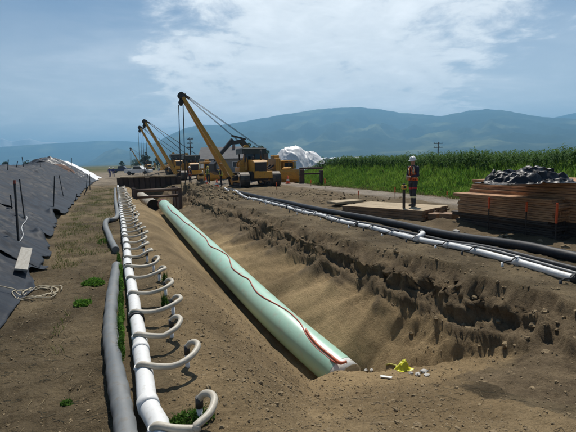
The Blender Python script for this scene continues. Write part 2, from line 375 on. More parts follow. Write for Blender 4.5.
# ------------------------------------------------------------------ terrain sheet
def axis(lo_d, hi_d, step, lo, hi, g):
    a = list(np.arange(lo_d, hi_d, step)); s = step; x = a[-1]
    while x < hi: s *= g; x += s; a.append(min(x, hi))
    b = []; s = step; x = a[0]
    while x > lo: s *= g; x -= s; b.append(max(x, lo))
    return np.array(b[::-1]+a)
FAR = 18000.0
def terrain():
    xs = axis(-2.6, 7.4, .033, -FAR, FAR, 1.045)
    y = 1.2; ys = [y]
    while y < 75: y += max(.03, .0085*y); ys.append(y)
    s = ys[-1]-ys[-2]
    while y < FAR: s *= 1.07; y += s; ys.append(min(y, FAR))
    b = []; y = 1.2; s = .05
    while y > -FAR: s *= 1.12; y -= s; b.append(max(y, -FAR))
    ys = np.array(b[::-1]+ys)
    X, Y = np.meshgrid(xs, ys); Z = base_ground(X, Y)
    under = mound(X, Y) > .0
    Z = np.where(under & (Y > -22) & (Y < 90) & (X < tarp_edge(Y)-.15), Z-.09, Z)
    pc, pz = pipe_c(Y)
    msk = np.where((X > pc+.5) & (X < 6.4) & (Y > 3.0) & (Y < 30), np.exp(-((Z+.34)/.26)**2)*sm(-.02, -.10, Z)*sm(7.2, 7.9, .676*X+.737*Y), 0)
    lay = .5+.5*np.sin(Z*17+2.2*fbm(Y*.5, X*.3, 2, 92)); XD = X-msk*(.085*lay+.10*ridged(Y*1.9, Z*4, 5, 93, .65)-.08+.05*fbm(Y*9, Z*8, 4, 94, .6)); ZD = Z+msk*.05*fbm(Y*8, X*8, 4, 95, .6)
    o = grid('ground', XD, Y, ZD, ground_material()); tag(o, kind='structure'); d = np.hypot(X, Y)
    inT = (X > .2) & (X < 6.2) & (Y < 46)
    sand = np.where(inT & (X > pc), sm(-.62, -.92, Z+.12*fbm(X*1.5, Y*1.5, 3, 80)), 0)
    sand = np.maximum(sand, np.where(inT & (X <= pc), np.maximum(.95*sm(-.05, -.5, Z+.15*fbm(X*1.2, Y*1.2, 3, 99)), .65*sm(.2, .7, X+.4*fbm(X*1.1, Y*1.1, 3, 100))), 0))
    road = sm(12.6, 13.6, X+.5*fbm(X*.3, Y*.15, 3, 81))*(1-sm(15.2, 16.2, X+.4*fbm(X*.3, Y*.2, 3, 82)))*sm(-30, -20, Y)
    road = np.maximum(road, .75*sm(36, 42, Y)*(1-sm(120, 200, d))*sm(7, 10, X)*(1-sm(20, 24, X)))
    road = np.maximum(road, .55*sm(48, 54, Y)*(1-sm(120, 220, d))*(1-sm(30, 45, np.abs(X))))
    grass = np.maximum(sm(16.8, 17.6, X)*(1-sm(46, 54, Y+.25*(X-18))), sm(110, 200, d))
    grass = np.maximum(grass, .35*sm(12, 20, Y)*(1-sm(42, 48, Y))*sm(-2.2, -1.6, X)*(1-sm(-.5, -.2, X))*sm(-.1, .4, fbm(X*1.1, Y*.7, 3, 85)))
    jag = .16*fbm(X*2.2, Y*2.2, 4, 87)+.10*fbm(X*.5, Y*.5, 2, 88)
    top = np.where(inT & (X > pc+.3), (1-sm(-.74, -.92, Z+jag))*sm(.02, -.10, Z+.05*fbm(X*3, Y*3, 3, 89)), 0)
    top = np.maximum(top, .75*sm(8.2, 9.0, X+.3*fbm(X*.8, Y*.5, 3, 90))*(1-sm(12.6, 13.6, X))*sm(-5, 2, Y)*(1-sm(28, 36, Y))*sm(-.5, .2, fbm(X*.7, Y*.4, 3, 91)+.2))
    c = np.stack([sand, np.clip(road, 0, 1), np.clip(grass, 0, 1), np.clip(top, 0, 1)], -1).reshape(-1, 4).astype(np.float32)
    a = o.data.color_attributes.new('zone', 'FLOAT_COLOR', 'POINT'); a.data.foreach_set('color', c.ravel())
terrain()

def mountains():
    forest = mat('forest_slopes', (.022, .040, .024), .95, (.15, .17, .085), .0022, lo=.52, hi=.70, detail=8, dirt=(.032, .052, .03), spec=.1)
    snow = mat('snowy_rock', (.06, .075, .07), .95, (.10, .11, .10), .002, detail=7, spec=.1)
    def rng(name, pts, r0, rc, r1, m, rough, seed, ext=0, snowline=None):
        az = []; el = []
        for px, py in pts:
            r = ray(px, py); az.append(math.atan2(r[0], r[1])); el.append(math.atan2(r[2], math.hypot(r[0], r[1])))
        n = 520; A = np.linspace(az[0], az[-1], n); E = np.interp(A, az, el)
        V = np.concatenate([np.linspace(0, 1, 46), 1+np.linspace(.05, 1, 14)])
        AA, VV = np.meshgrid(A, V)
        rcv = rc*(1+.06*perlin(AA*9, AA*0, seed))
        R = np.where(VV <= 1, r0+(rcv-r0)*VV, rcv+(r1-rcv)*(VV-1))
        X = np.sin(AA)*R; Y = np.cos(AA)*R
        top = np.tan(np.interp(AA, A, E))*rcv
        prof = np.where(VV <= 1, VV**1.25, 1-sm(1, 2, VV))
        rid = ridged(X/rough, Y/rough, 5, seed+1)-1.3
        w = np.clip(1-np.abs(VV-.55)/.45, 0, 1)
        crestn = fbm(AA*60, AA*0, 4, seed+9)*.010*np.clip(VV, 0, 1)
        Z = top*np.clip(prof+.17*rid*w+crestn*(VV > .9), 0, 1.1)
        edge = sm(0, .05, (AA-A[0])/(A[-1]-A[0]))*sm(0, .05, (A[-1]-AA)/(A[-1]-A[0])) if not ext else 1
        o = grid(name, X, Y, Z*edge-2.0*(Z*edge < .5), m); tag(o, kind='structure'); return o
    main = [(60, 166), (110, 163), (128, 157), (150, 146), (165, 137), (185, 128), (200, 124.5), (220, 125), (240, 122), (262, 118), (285, 114), (300, 112), (318, 109), (340, 107.5), (360, 107), (380, 109), (400, 112.5), (420, 114), (436, 115.5), (442, 116), (455, 113), (470, 110.5), (485, 109), (500, 109.5), (515, 112), (530, 115), (545, 117), (560, 117.5), (580, 119), (640, 128), (720, 120)]
    rng('forested_mountain', main, 2700, 5600, 8200, forest, 620, 101, ext=1)
    rng('low_hill', [(70, 166.3), (88, 162), (95, 158.5), (105, 151.5), (117, 147.5), (125, 150), (135, 153), (150, 154), (190, 157), (230, 161.5)], 4600, 5600, 6400, forest, 600, 131)
    rng('distant_ridge', [(-200, 150), (-60, 147), (0, 147), (33, 144.5), (67, 142.5), (100, 140.7), (127, 141), (145, 143), (200, 146), (300, 150)], 6500, 8200, 9200, forest, 1200, 151, ext=1)
    rng('far_hill', [(520, 140), (548, 119), (566, 114.5), (580, 112), (640, 104), (760, 110)], 6900, 8000, 9500, forest, 1100, 171, ext=1)
    o = rng('snowy_peaks', [(-220, 142), (-60, 140), (-20, 138), (3, 138.5), (12, 141.5), (20, 139.5), (30, 138.5), (42, 142), (52, 141.8), (64, 143.5), (90, 146)], 9300, 10000, 11500, snow, 900, 191, ext=1)
    # snow lies above a ragged line
    ntm = snow.node_tree; b = ntm.nodes['Principled BSDF']; tc = ntm.nodes.new('ShaderNodeTexCoord'); sx = ntm.nodes.new('ShaderNodeSeparateXYZ'); ntm.links.new(tc.outputs['Object'], sx.inputs[0])
    nz = ntm.nodes.new('ShaderNodeTexNoise'); nz.inputs['Scale'].default_value = .0022; nz.inputs['Detail'].default_value = 8; ntm.links.new(tc.outputs['Object'], nz.inputs['Vector'])
    ad = ntm.nodes.new('ShaderNodeMath'); ad.operation = 'MULTIPLY_ADD'; ad.inputs[1].default_value = 260; ntm.links.new(nz.outputs[0], ad.inputs[0]); ntm.links.new(sx.outputs[2], ad.inputs[2])
    mr = ntm.nodes.new('ShaderNodeMapRange'); mr.inputs[1].default_value = 430; mr.inputs[2].default_value = 500; ntm.links.new(ad.outputs[0], mr.inputs[0])
    old = b.inputs['Base Color'].links[0].from_socket; mx = ntm.nodes.new('ShaderNodeMix'); mx.data_type = 'RGBA'
    ntm.links.new(mr.outputs[0], mx.inputs[0]); ntm.links.new(old, mx.inputs[6]); mx.inputs[7].default_value = (.85, .87, .9, 1); ntm.links.new(mx.outputs[2], b.inputs['Base Color'])
mountains()

HAZE = 2.0e-4
def haze():
    m = D.materials.new('haze'); m.use_nodes = True; n = m.node_tree; n.nodes.remove(n.nodes['Principled BSDF'])
    v = n.nodes.new('ShaderNodeVolumePrincipled'); v.inputs['Color'].default_value = (.29, .63, .97, 1); v.inputs['Density'].default_value = HAZE; v.inputs['Anisotropy'].default_value = .35
    n.links.new(v.outputs[0], n.nodes['Material Output'].inputs['Volume'])
    S = FAR+1500; zb, zt = -4.2, max(max(v.co.z for v in D.objects[n_].data.vertices) for n_ in ('forested_mountain', 'distant_ridge', 'far_hill', 'snowy_peaks'))+15
    o = MB().box((0, 0, (zb+zt)/2), (2*S, 2*S, zt-zb)).build('haze', m); tag(o, kind='stuff')
haze()
# ------------------------------------------------------------------ shared materials
M_WHITE = mat('white_plastic', (.74, .74, .72), .45, (.70, .695, .67), 3, bump=.001, bscale=20, dirt=(.60, .575, .52))
M_HOSE = mat('beige_hose', (.52, .475, .385), .5, (.43, .385, .305), 9, bump=.001, bscale=60, dirt=(.40, .34, .25))
M_GREY = mat('grey_hose', (.125, .137, .142), .6, (.165, .172, .17), 3, bump=.003, bscale=14, dirt=(.15, .135, .11))
M_BLACKPIPE = mat('black_poly', (.012, .013, .017), .55, (.024, .025, .028), 4, dirt=(.045, .04, .034), spec=.3)
M_BLACK = mat('black_rubber', (.012, .012, .013), .6, (.03, .028, .026), 6)
M_SHEET = mat('geotextile', (.020, .025, .034), .56, (.038, .043, .051), 1.6, bump=.012, bscale=9, dirt=(.028, .031, .036), spec=.11, stretch=(.35, 1.7, .35))
M_PLASTIC = mat('black_plastic', (.010, .010, .012), .45, (.020, .020, .023), 5, bump=.008, bscale=14, spec=.35)
M_WSHEET = mat('white_sheet', (.80, .80, .80), .5, (.66, .66, .65), 2.5, bump=.02, bscale=5)
M_YEL = mat('machine_yellow', (.62, .30, .025), .42, (.50, .24, .025), 1.6, dirt=(.26, .15, .05))
M_STEEL = mat('dark_steel', (.035, .033, .032), .5, (.07, .058, .048), 3, metal=.3)
M_TRACK = mat('track_steel', (.045, .04, .036), .6, (.10, .085, .065), 4, metal=.4)
M_GLASS = mat('cab_glass', (.03, .04, .045), .08, spec=.8)
M_RUST = mat('rusty_steel', (.10, .05, .032), .75, (.055, .036, .028), 2.5, bump=.004, bscale=25)
M_ORANGE = mat('orange_marker', (.85, .13, .03), .6, (.70, .10, .03), 9)
M_RED = mat('red_rubber', (.48, .085, .04), .5, (.36, .06, .035), 9)
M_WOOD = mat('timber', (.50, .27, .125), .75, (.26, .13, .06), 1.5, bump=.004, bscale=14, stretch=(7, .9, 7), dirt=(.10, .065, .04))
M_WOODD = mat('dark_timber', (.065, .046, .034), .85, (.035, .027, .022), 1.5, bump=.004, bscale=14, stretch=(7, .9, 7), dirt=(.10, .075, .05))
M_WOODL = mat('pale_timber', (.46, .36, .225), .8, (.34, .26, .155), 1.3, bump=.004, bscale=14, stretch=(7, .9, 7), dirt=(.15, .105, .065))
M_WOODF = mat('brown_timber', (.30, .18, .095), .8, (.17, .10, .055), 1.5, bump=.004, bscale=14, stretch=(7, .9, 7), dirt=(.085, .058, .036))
M_GREYWOOD = mat('weathered_wood', (.36, .34, .30), .85, (.26, .24, .20), 3, stretch=(9, 1.5, 9), bump=.002)
M_PIPE = mat('epoxy_coating', (.34, .56, .43), .38, (.40, .60, .48), .9, bump=.0012, bscale=40, dirt=(.41, .48, .37))
M_BARE = mat('pale_coating', (.78, .79, .75), .4, (.68, .68, .63), 4, dirt=(.42, .36, .28))
M_OLDPIPE = mat('dusty_pipe', (.44, .42, .35), .7, (.30, .26, .20), 2.2, dirt=(.2, .15, .1))
M_CABLE = mat('steel_rope', (.03, .03, .03), .5)
M_ROPE = mat('pale_rope', (.48, .42, .30), .8, (.36, .30, .2), 12)
M_ROPE.use_nodes = True
def yarr(a, b, n): return [a+(b-a)*i/(n-1) for i in range(n)]

# ------------------------------------------------------------------ dark sheeting over the left mound
def sheets():
    def sheet(y0, y1, step, xo, seed, dz, m, label, lifts=(), edge_amp=.13, name='ground_sheet', u0=0.0, amp=1.0, xtop=11.5):
        ys = np.arange(y0, y1+step*.5, step); us = np.concatenate([np.linspace(0, 1.2, 34), np.linspace(1.26, xtop, 90)])
        U, Y = np.meshgrid(us, ys)
        e = tarp_edge(Y)+xo+edge_amp*(fbm(Y*.55, Y*0+seed, 3, seed)+.12*perlin(Y*2.3, Y*0, seed+4)*(Y < 20))
        end = np.clip((Y-y0)/.5, 0, 1)
        X = e-U-u0
        Y2 = Y+.10*fbm(U*1.3, U*0+3, 3, seed+2)*(1-end)
        Z = base_ground(X, Y2, fine=False)+dz
        fold = ridged(Y*.95+.45*fbm(X*.7, Y*.5, 2, seed+6), X*.20, 4, seed+7)-1.0
        diag = ridged(Y*.55+X*.6, X*.3-Y*.2, 3, seed+12)-1.05
        wd_ = max(.06, step*.9); cr = np.exp(-(perlin(Y*.8+.5*fbm(X*.6, Y*.4, 2, seed+30), X*.13, seed+31)/wd_)**2)+.8*np.exp(-(perlin(Y*.55+X*.45, X*.4-Y*.2, seed+33)/wd_)**2)
        Z = Z+amp*(.035*cr+.014*np.exp(-(perlin(Y*1.7+.4*X, X*.5+Y*.3, seed+35)/(wd_*1.4))**2))*np.clip((.2 if y0 < 15 else 0)+U, 0, 1)+(.045*(ridged(X*1.7, Y*2.0, 4, seed+36)-1) if y0 < 15 else 0)*np.clip(.15+U, 0, 1)
        Z = Z+amp*(.075*fold+.06*diag+.02*fbm(X*3, Y*3, 3, seed+15)+.05*fbm(X*.6, Y*.6, 3, seed+18))*np.clip((.12 if y0 < 15 else .0)+U*.9, 0, 1)
        Z = Z+amp*.03*np.abs(perlin(Y*1.3, Y*0, seed+21))*np.exp(-(U/.25)**2)*(Y < 20)
        for (ly, hh, wd) in lifts:
            k = np.exp(-((Y-ly)/wd)**2); Z = Z+hh*k*np.exp(-((U-.05)/.28)**2); X = X-.16*k*np.exp(-(U/.3)**2)
        Z = np.maximum(Z, base_ground(X, Y2)+.008)
        o = grid(name, X, Y2, Z, m); md = o.modifiers.new('thick', 'SOLIDIFY'); md.thickness = .006; md.offset = -1
        tag(o, label, 'ground sheet', 'sheets covering the left mound'); return o
    sheet(1.0, 10.3, .045, .06, 200, .015, M_SHEET, 'creased dark grey ground sheet on the nearest stretch of the left mound', lifts=[(9.6, .18, .28)], amp=1.5)
    sheet(10.0, 17.6, .05, .0, 230, .045, M_SHEET, 'dark grey ground sheet on the left mound past the first lifted corner', lifts=[(10.9, .12, .3), (13.9, .34, .5)], amp=1.3)
    sheet(17.2, 57.5, .13, -.05, 260, .075, M_SHEET, 'longest dark grey ground sheet running far along the left mound', amp=1.2, lifts=[(19.8, .38, .9)])
    sheet(66.0, 84.0, .2, .25, 290, .10, M_WSHEET, 'white sheet draped over the far end of the left mound', amp=1.2, name='white_ground_sheet', xtop=6.4)
    sheet(57.0, 66.5, .12, .0, 310, .14, M_PLASTIC, 'black plastic draped over the tall heap at the far end of the mound', amp=1.5, xtop=10.0)
sheets()
def brown_heap():
    xs = np.linspace(-6.9, -3.7, 60); ys = np.linspace(56.2, 59.8, 50); X, Y = np.meshgrid(xs, ys)
    r = np.hypot((X+5.3)/1.5, (Y-58)/1.7)
    Z = base_ground(X, Y, False)+.42*(1-sm(.2, 1, r))+.08*fbm(X*2, Y*2, 4, 330)*(r < .95)-.25*sm(.9, 1, r)
    tag(grid('soil_heap', X, Y, Z, mat('red_soil', (.15, .085, .055), .95, (.11, .06, .04), 2, bump=.03, bscale=6)), 'reddish brown soil heap on the mound in front of the black plastic', 'soil heap')
brown_heap()

# ------------------------------------------------------------------ stakes
def stake(px0, py0, px1, py1, w, label, m=M_BLACK, name='stake', tip=None, grp='dark stakes on the left mound', z=None, flat=False):
    p = hit(px0, py0) if z is None else at(px0, py0, z)
    d = float(np.dot(p-np.array([0, 0, EYE]), FW))
    q = atd(px1, py1, d*1.0)
    b = MB(); b.beam(Vector(p)-Vector((0, 0, .15)), q, w, w*(.35 if flat else .9), up=(FW[0], FW[1], 0))
    if tip:
        o = b.build(name, m); dd = Vector(q)-Vector(p); dd.normalize()
        t = MB(); t.beam(Vector(q)-dd*.05, Vector(q)+dd*.03, w*1.15, w*1.05, up=(FW[0], FW[1], 0)); t.build('tip', tip, o)
    else: o = b.build(name, m)
    tag(o, label, 'stake', grp); return o
M_TIP = mat('dull_red_paint', (.32, .08, .05), .7)
stake(18.5, 246, 14.5, 181.5, .036, 'tallest dark stake on the near sheet with a dull red tip', tip=M_TIP)
stake(24.8, 220, 19.5, 179, .028, 'thin dark stake leaning left just right of the red-tipped stake')
stake(12.3, 212, 10.5, 195, .03, 'short dark stake just left of the red-tipped stake')
stake(53, 209, 54.5, 176, .035, 'dark upright stake, left one of the pair above the lifted sheet edge')
stake(64.2, 199, 59, 175, .032, 'dark stake leaning left, right one of the pair above the lifted sheet edge')
stake(86, 190, 87.3, 174.5, .045, 'dark upright stake, left one of the far pair on the mound flank')
stake(90, 190, 89.5, 174, .045, 'dark upright stake, right one of the far pair on the mound flank')
stake(74.6, 201, 77, 193.5, .035, 'stubby dark stake leaning right at the foot of the mound')
stake(83, 195, 88, 187, .05, 'short dark stake leaning far right below the far pair')
stake(7.3, 171, 8.3, 159.5, .04, 'leftmost stake standing up from the crest of the mound')
stake(15.5, 169, 17.7, 161, .04, 'short stake leaning right on the mound crest beside the tall leaning one')
stake(24, 169, 22, 157, .04, 'tall stake leaning left on the crest of the mound')
stake(40.5, 168, 40.3, 163, .05, 'lone small stake on the mound crest just before the black heap')
stake(71, 172, 71.5, 158, .06, 'stake against the sky beside the black plastic heap')

# string from a stake, rope coil, plank
def strings():
    a = hit(20, 247); b_ = hit(26.5, 220); pts = []
    for i in range(14):
        t = i/13; p = a*(1-t)+b_*t; p = p+np.array([.04*math.sin(t*9), 0, 0]); p[2] = max(gz(p[0], p[1])+.10, p[2]+.12)
        pts.append(p)
    tag(MB().tube(pts, .007, 6).build('string', M_WHITE), 'pale string hanging down the near dark sheet beside the red-tipped stake', 'string')
    c = hit(37, 295); random.seed(5); pts = []
    for i in range(150):
        t = i/149*2*PI*4.6; r = .21+.05*math.sin(t*1.7+1)+.035*math.sin(t*.53+2); x = c[0]+r*1.25*math.cos(t)+.03*math.sin(t*2.3); y = c[1]+r*1.5*math.sin(t)
        pts.append((x, y, gz(x, y)+.012+.014*(1+math.sin(t*2.9))))
    for i in range(16):
        t = i/15; x = pts[149][0]-.9*t; y = pts[149][1]-.25*t+.06*math.sin(t*8); pts.append((x, y, gz(x, y)+.11))
    tag(MB().tube(pts, .008, 6).build('rope_coil', M_ROPE), 'loose coil of pale rope lying on the soil by the sheet edge', 'rope')
strings()
def plank():
    pts = [hit(16.5, 277), hit(27, 279), hit(32.5, 256), hit(22, 254.5)]
    c = sum(pts)/4; u = (pts[3]+pts[2]-pts[0]-pts[1])/2; L_ = np.linalg.norm(u); ang = math.atan2(u[1], u[0])
    R = Matrix.Rotation(ang, 3, 'Z') @ Matrix.Rotation(-math.asin(max(-.5, min(.5, u[2]/L_))), 3, 'Y') @ Matrix.Rotation(.25, 3, 'X')
    b = MB(); b.box((c[0], c[1], c[2]+.15), (L_, .21, .035), R, bev=.004)
    tag(b.build('plank', M_GREYWOOD), 'weathered pale plank lying on the near dark sheet', 'plank')
plank()

# ------------------------------------------------------------------ white header pipes with suction hoses
HX = .12; HZ = .115; HR = .083
def hx(y): return HX+.055*float(1-sm(3.35, 3.75, y))+.022*float(fbm(y*.28, 7.0, 2, 401))+.010*float(perlin(y*1.1, 3.0, 402))
def header_left():
    ys = np.concatenate([np.arange(1.2, 12, .22), np.arange(12, 47, .6)]); 
    r = empty('header_pipe', (HX, 3, 0)); tag(r, 'white plastic header pipe on the ground along the left side of the trench', 'pipe')
    inv = Vector((HX, 3, 0))
    b = MB(); b.tube([Vector((hx(y), y, HZ+.012*float(perlin(y*.4, 1.0, 403))))-inv for y in ys], HR, 18); b.build('pipe_run', M_WHITE, r)
    for i, y in enumerate([3.72, 4.92, 6.0, 7.15, 9.0, 10.9, 12.9, 15.2, 17.6, 20, 22.6, 25.2, 28, 31, 34]):
        c = MB(); p0 = Vector((hx(y-.06), y-.06, HZ))-inv; p1 = Vector((hx(y+.06), y+.06, HZ))-inv
        if i in (2, 4, 6): 
            c.tube([p0, p1], HR+.012, 18); c.tube([p0-Vector((0, .03, 0)), p0+Vector((0, .005, 0))], HR+.02, 18); c.tube([p1, p1+Vector((0, .03, 0))], HR+.02, 18); c.build('coupling', M_BLACK, r)
        else:
            c.tube([p0, p1], HR+.008, 18); c.build('collar', M_WHITE, r)
header_left()
M_COUP = mat('dark_clamp', (.03, .03, .03), .55)
def hoses():
    ys = [3.22, 4.33, 5.15, 6.02, 6.95, 7.95]
    while ys[-1] < 41: ys.append(ys[-1]+.93)
    for i, y in enumerate(ys):
        rs = random.Random(100+i); jx = rs.uniform(-.06, .08); k = rs.uniform(.72, 1.2); lift = rs.uniform(-.02, .045); sw = rs.uniform(-.05, .03)
        xr_ = .60+jx; hw = .22*k; dy = rs.uniform(-.03, .05)
        if i < 2: lift, sw, jx = 0, 0, 0
        x0 = hx(y)
        P = [(x0-.055, y+.03, HZ+.055), (x0-.02, y+.0, HZ+.095), (x0+.10, y-.075, HZ+.085), (x0+.24, y-.13+sw*.6, HZ+.08+lift*.4), (xr_-.14, y-.125+sw, HZ+.10+lift), (xr_-.03, y-.055+sw*.6, HZ+.13+lift), (xr_+.035, y+hw*.30, HZ+.16), (xr_+.025, y+hw*.72, HZ+.17), (xr_-.02, y+hw*.98, HZ+.155), (xr_-.055, y+hw+.03, HZ+.10)]
        # smooth the control points
        pts = []
        V = [Vector(p) for p in P]
        for a in range(len(V)-1):
            p0 = V[max(a-1, 0)]; p1 = V[a]; p2 = V[a+1]; p3 = V[min(a+2, len(V)-1)]
            for s in range(4 if y < 14 else 2):
                t = s/(4 if y < 14 else 2); pts.append(.5*((2*p1)+(p2-p0)*t+(2*p0-5*p1+4*p2-p3)*t*t+(3*p1-p0-3*p2+p3)*t**3))
        pts.append(V[-1]); base = Vector((xr_-.06, y+hw+.03, gz(xr_-.06, y+hw+.03)))
        r = empty('suction_hose', base)
        side = 'from the camera'
        tag(r, f'beige suction hose looping off the left white pipe, {ordinal(i)} {side}', 'hose', 'suction hoses along the left white pipe')
        n = 10 if y < 14 else 6
        MB().tube([p-base for p in pts], .030, n).build('hose', M_HOSE, r)
        e = V[-1]-base
        MB().tube([e+Vector((0, 0, .02)), e*.55+Vector((0, 0, .02))], .033, n).build('clamp', M_COUP, r)
        MB().tube([e*.6, Vector((0, 0, -.15))], .025, n).build('riser', M_WHITE, r)
        MB().tube([pts[0]-base+Vector((-.005, .005, -.02)), pts[1]-base], .037, n).build('nipple', M_WHITE, r)
hoses()
def grey_hose():
    pts = [at(131, 470, .1), at(125, 425, .1), at(119, 390, .1), at(113, 355, .1), at(110.5, 330, .1), at(111, 305, .1), at(114, 280, .1), at(116.5, 264, .1)]
    V = [Vector(p) for p in pts]; fine = []
    for a in range(len(V)-1):
        p0 = V[max(a-1, 0)]; p1 = V[a]; p2 = V[a+1]; p3 = V[min(a+2, len(V)-1)]
        for s in range(10):
            t = s/10; q = .5*((2*p1)+(p2-p0)*t+(2*p0-5*p1+4*p2-p3)*t*t+(3*p1-p0-3*p2+p3)*t**3); q.z = max(.075, gz(q.x, q.y)+.07); fine.append(q)
    e = V[-1].copy(); e.z = gz(e.x, e.y)-.02; fine.append(Vector((e.x, e.y-.05, e.z+.06))); fine.append(e)
    rr = [.088*(1+.05*math.sin(i*1.3)+.04*math.sin(i*.37)) for i in range(len(fine)-2)]+[.075, .05]
    tag(MB().tube(fine, rr, 16, rn=.02).build('drain_hose', M_GREY), 'fat grey hose lying beside the left white pipe in the foreground', 'hose')
    pts = [at(116, 252, .05), at(113, 244, .09), at(109, 235, .09), at(105.5, 226, .09), at(107, 220, .09), at(114, 219, .09), at(117.5, 214, .09), at(116, 204, .09), at(115.2, 196, .09), at(115, 188, .09)]
    V = [Vector(p) for p in pts]; fine = []
    for a in range(len(V)-1):
        p0 = V[max(a-1, 0)]; p1 = V[a]; p2 = V[a+1]; p3 = V[min(a+2, len(V)-1)]
        for s in range(8):
            t = s/8; q = .5*((2*p1)+(p2-p0)*t+(2*p0-5*p1+4*p2-p3)*t*t+(3*p1-p0-3*p2+p3)*t**3); q.z = gz(q.x, q.y)+.08; fine.append(q)
    tag(MB().tube(fine, .085, 12, rn=.03).build('drain_hose', M_GREY), 'kinked grey hose further along beside the left white pipe', 'hose')
grey_hose()
RX = 6.93
RHR = .066
def header_right():
    r = empty('header_pipe', (RX, 5, 0)); tag(r, 'white plastic header pipe on the ground along the right side of the trench', 'pipe'); inv = Vector((RX, 5, 0))
    def rx(y): return RX+.025*float(perlin(y*.35, 2.0, 420))
    def rz(y): return gz(RX, y)+RHR-.01
    ys = np.concatenate([np.arange(1, 20, .4), np.arange(20, 44, .8)])
    zs = {float(y): np.mean([rz(y+d) for d in (-.4, 0, .4)]) for y in ys}
    MB().tube([Vector((rx(y), y, zs[float(y)]))-inv for y in ys], RHR, 14).build('pipe_run', M_WHITE, r)
    kk = sorted(zs); zz = lambda y: float(np.interp(y, kk, [zs[k] for k in kk]))
    k = 0
    for y in np.arange(3.1, 40, 1.02):
        y = float(y)+random.uniform(-.12, .12)
        c = MB(); p0 = Vector((rx(y), y-.07, zz(y)))-inv; p1 = Vector((rx(y), y+.07, zz(y)))-inv
        blk = k in (2, 9, 15)
        c.tube([p0, p1], RHR+.011, 14); c.build('coupling' if blk else 'collar', M_BLACK if blk else M_WHITE, r)
        x0 = rx(y); g = gz(x0-.30, y+.05); base = Vector((x0-.30, y+.05, g))
        w = empty('wellpoint_hose', base); tag(w, f'thin dark hose on the right white pipe, {ordinal(k)} from the camera', 'hose', 'short hoses along the right white pipe')
        h = zz(y); P = [Vector((x0, y, h+.055)), Vector((x0-.08, y-.03, h+.10)), Vector((x0-.19, y-.04, h+.04)), Vector((x0-.27, y-.0, g+.10)), Vector((x0-.30, y+.04, g+.06)), Vector((x0-.30, y+.05, g+.01))]
        MB().tube([p-base for p in P], .014, 8).build('hose', M_BLACK, w); MB().tube([P[0]-base-Vector((0, 0, .02)), P[0]-base+Vector((0, 0, .05))], .035, 8).build('nipple', M_COUP if k % 3 else M_WHITE, w)
        MB().tube([Vector((0, 0, .07)), Vector((0, 0, -.12))], .024, 8).build('riser', M_WHITE if k % 2 else M_COUP, w); k += 1
header_right()
def run_on_ground(name, xy, rad, m, label, cat='pipe', n=14, dz=0.0):
    V = [Vector((p[0], p[1], 0)) for p in xy]; fine = []
    for a in range(len(V)-1):
        p0 = V[max(a-1, 0)]; p1 = V[a]; p2 = V[a+1]; p3 = V[min(a+2, len(V)-1)]
        for s in range(8):
            t = s/8; q = .5*((2*p1)+(p2-p0)*t+(2*p0-5*p1+4*p2-p3)*t*t+(3*p1-p0-3*p2+p3)*t**3); fine.append(q)
    fine.append(V[-1]); z = [gz(q.x, q.y) for q in fine]; z = np.convolve(np.pad(z, 3, mode='edge'), np.ones(7)/7, 'valid')
    for q, zz in zip(fine, z): q.z = zz+rad*.85+dz
    o = MB().tube(fine, rad, n).build(name, m); tag(o, label, cat); return o
xs_ = lambda l, z=.1: [tuple(at(px, py, z)[:2]) for px, py in l]
run_on_ground('discharge_pipe', [(8.55, 2.5)]+xs_([(576, 255), (510, 243), (440, 230), (385, 219.5), (330, 210), (280, 200), (240, 193), (215, 188.5)], .16), .108, M_BLACKPIPE, 'thick black discharge pipe lying along the right bank below the timber stack', n=18)
run_on_ground('discharge_hose', [(7.55, 2.5)]+xs_([(576, 268.5), (510, 254), (455, 242), (420, 234.5), (380, 226.5), (345, 219), (300, 208), (255, 197)], .08), .058, M_BLACKPIPE, 'medium black pipe lying between the thick black pipe and the right white pipe')
run_on_ground('conduit', [(7.25, 2.5)]+xs_([(576, 272), (520, 258.5), (470, 247.5), (430, 239), (400, 232)], .05), .03, mat('grey_conduit', (.22, .22, .215), .5), 'thin grey conduit lying just behind the right white pipe')
def elbow():
    p = at(424, 236, .1); r = empty('elbow_fitting', (p[0], p[1], gz(p[0], p[1]))); tag(r, 'white elbow fitting joining the black pipe to the right white pipe', 'pipe fitting')
    MB().tube([(-.42, -.25, .12), (-.1, -.02, .14), (.05, .1, .15), (.17, .32, .14)], .062, 12).build('elbow', M_WHITE, r)
    MB().tube([(.13, .26, .14), (.19, .36, .14)], .078, 12).build('coupling', M_COUP, r)
elbow()

# ------------------------------------------------------------------ pipeline
def pipe_sample(n=90):
    ys = np.linspace(PIPE[0, 1], PIPE[-1, 1], n); x, z = pipe_c(ys)
    for _ in range(60):
        x[1:-1] = (x[:-2]+2*x[1:-1]+x[2:])/4; z[1:-1] = (z[:-2]+2*z[1:-1]+z[2:])/4
    return np.stack([x, ys, z], 1)
PL = pipe_sample()
def hit_pipe(px, py):
    r = ray(px, py); t = np.arange(5, 32, .01); p = r[None]*t[:, None]; p[:, 2] += EYE
    x = np.interp(p[:, 1], PL[:, 1], PL[:, 0]); z = np.interp(p[:, 1], PL[:, 1], PL[:, 2])
    d = np.hypot(p[:, 0]-x, p[:, 2]-z); d[p[:, 1] < PL[0, 1]-.3] = 9
    i = np.argmin(np.where(d < PIPE_R, t, 1e3)) if (d < PIPE_R).any() else np.argmin(d); q = p[i]
    c = np.array([x[i], q[1], z[i]]); v = q-c; v[1] = 0; v /= np.linalg.norm(v); return c, v
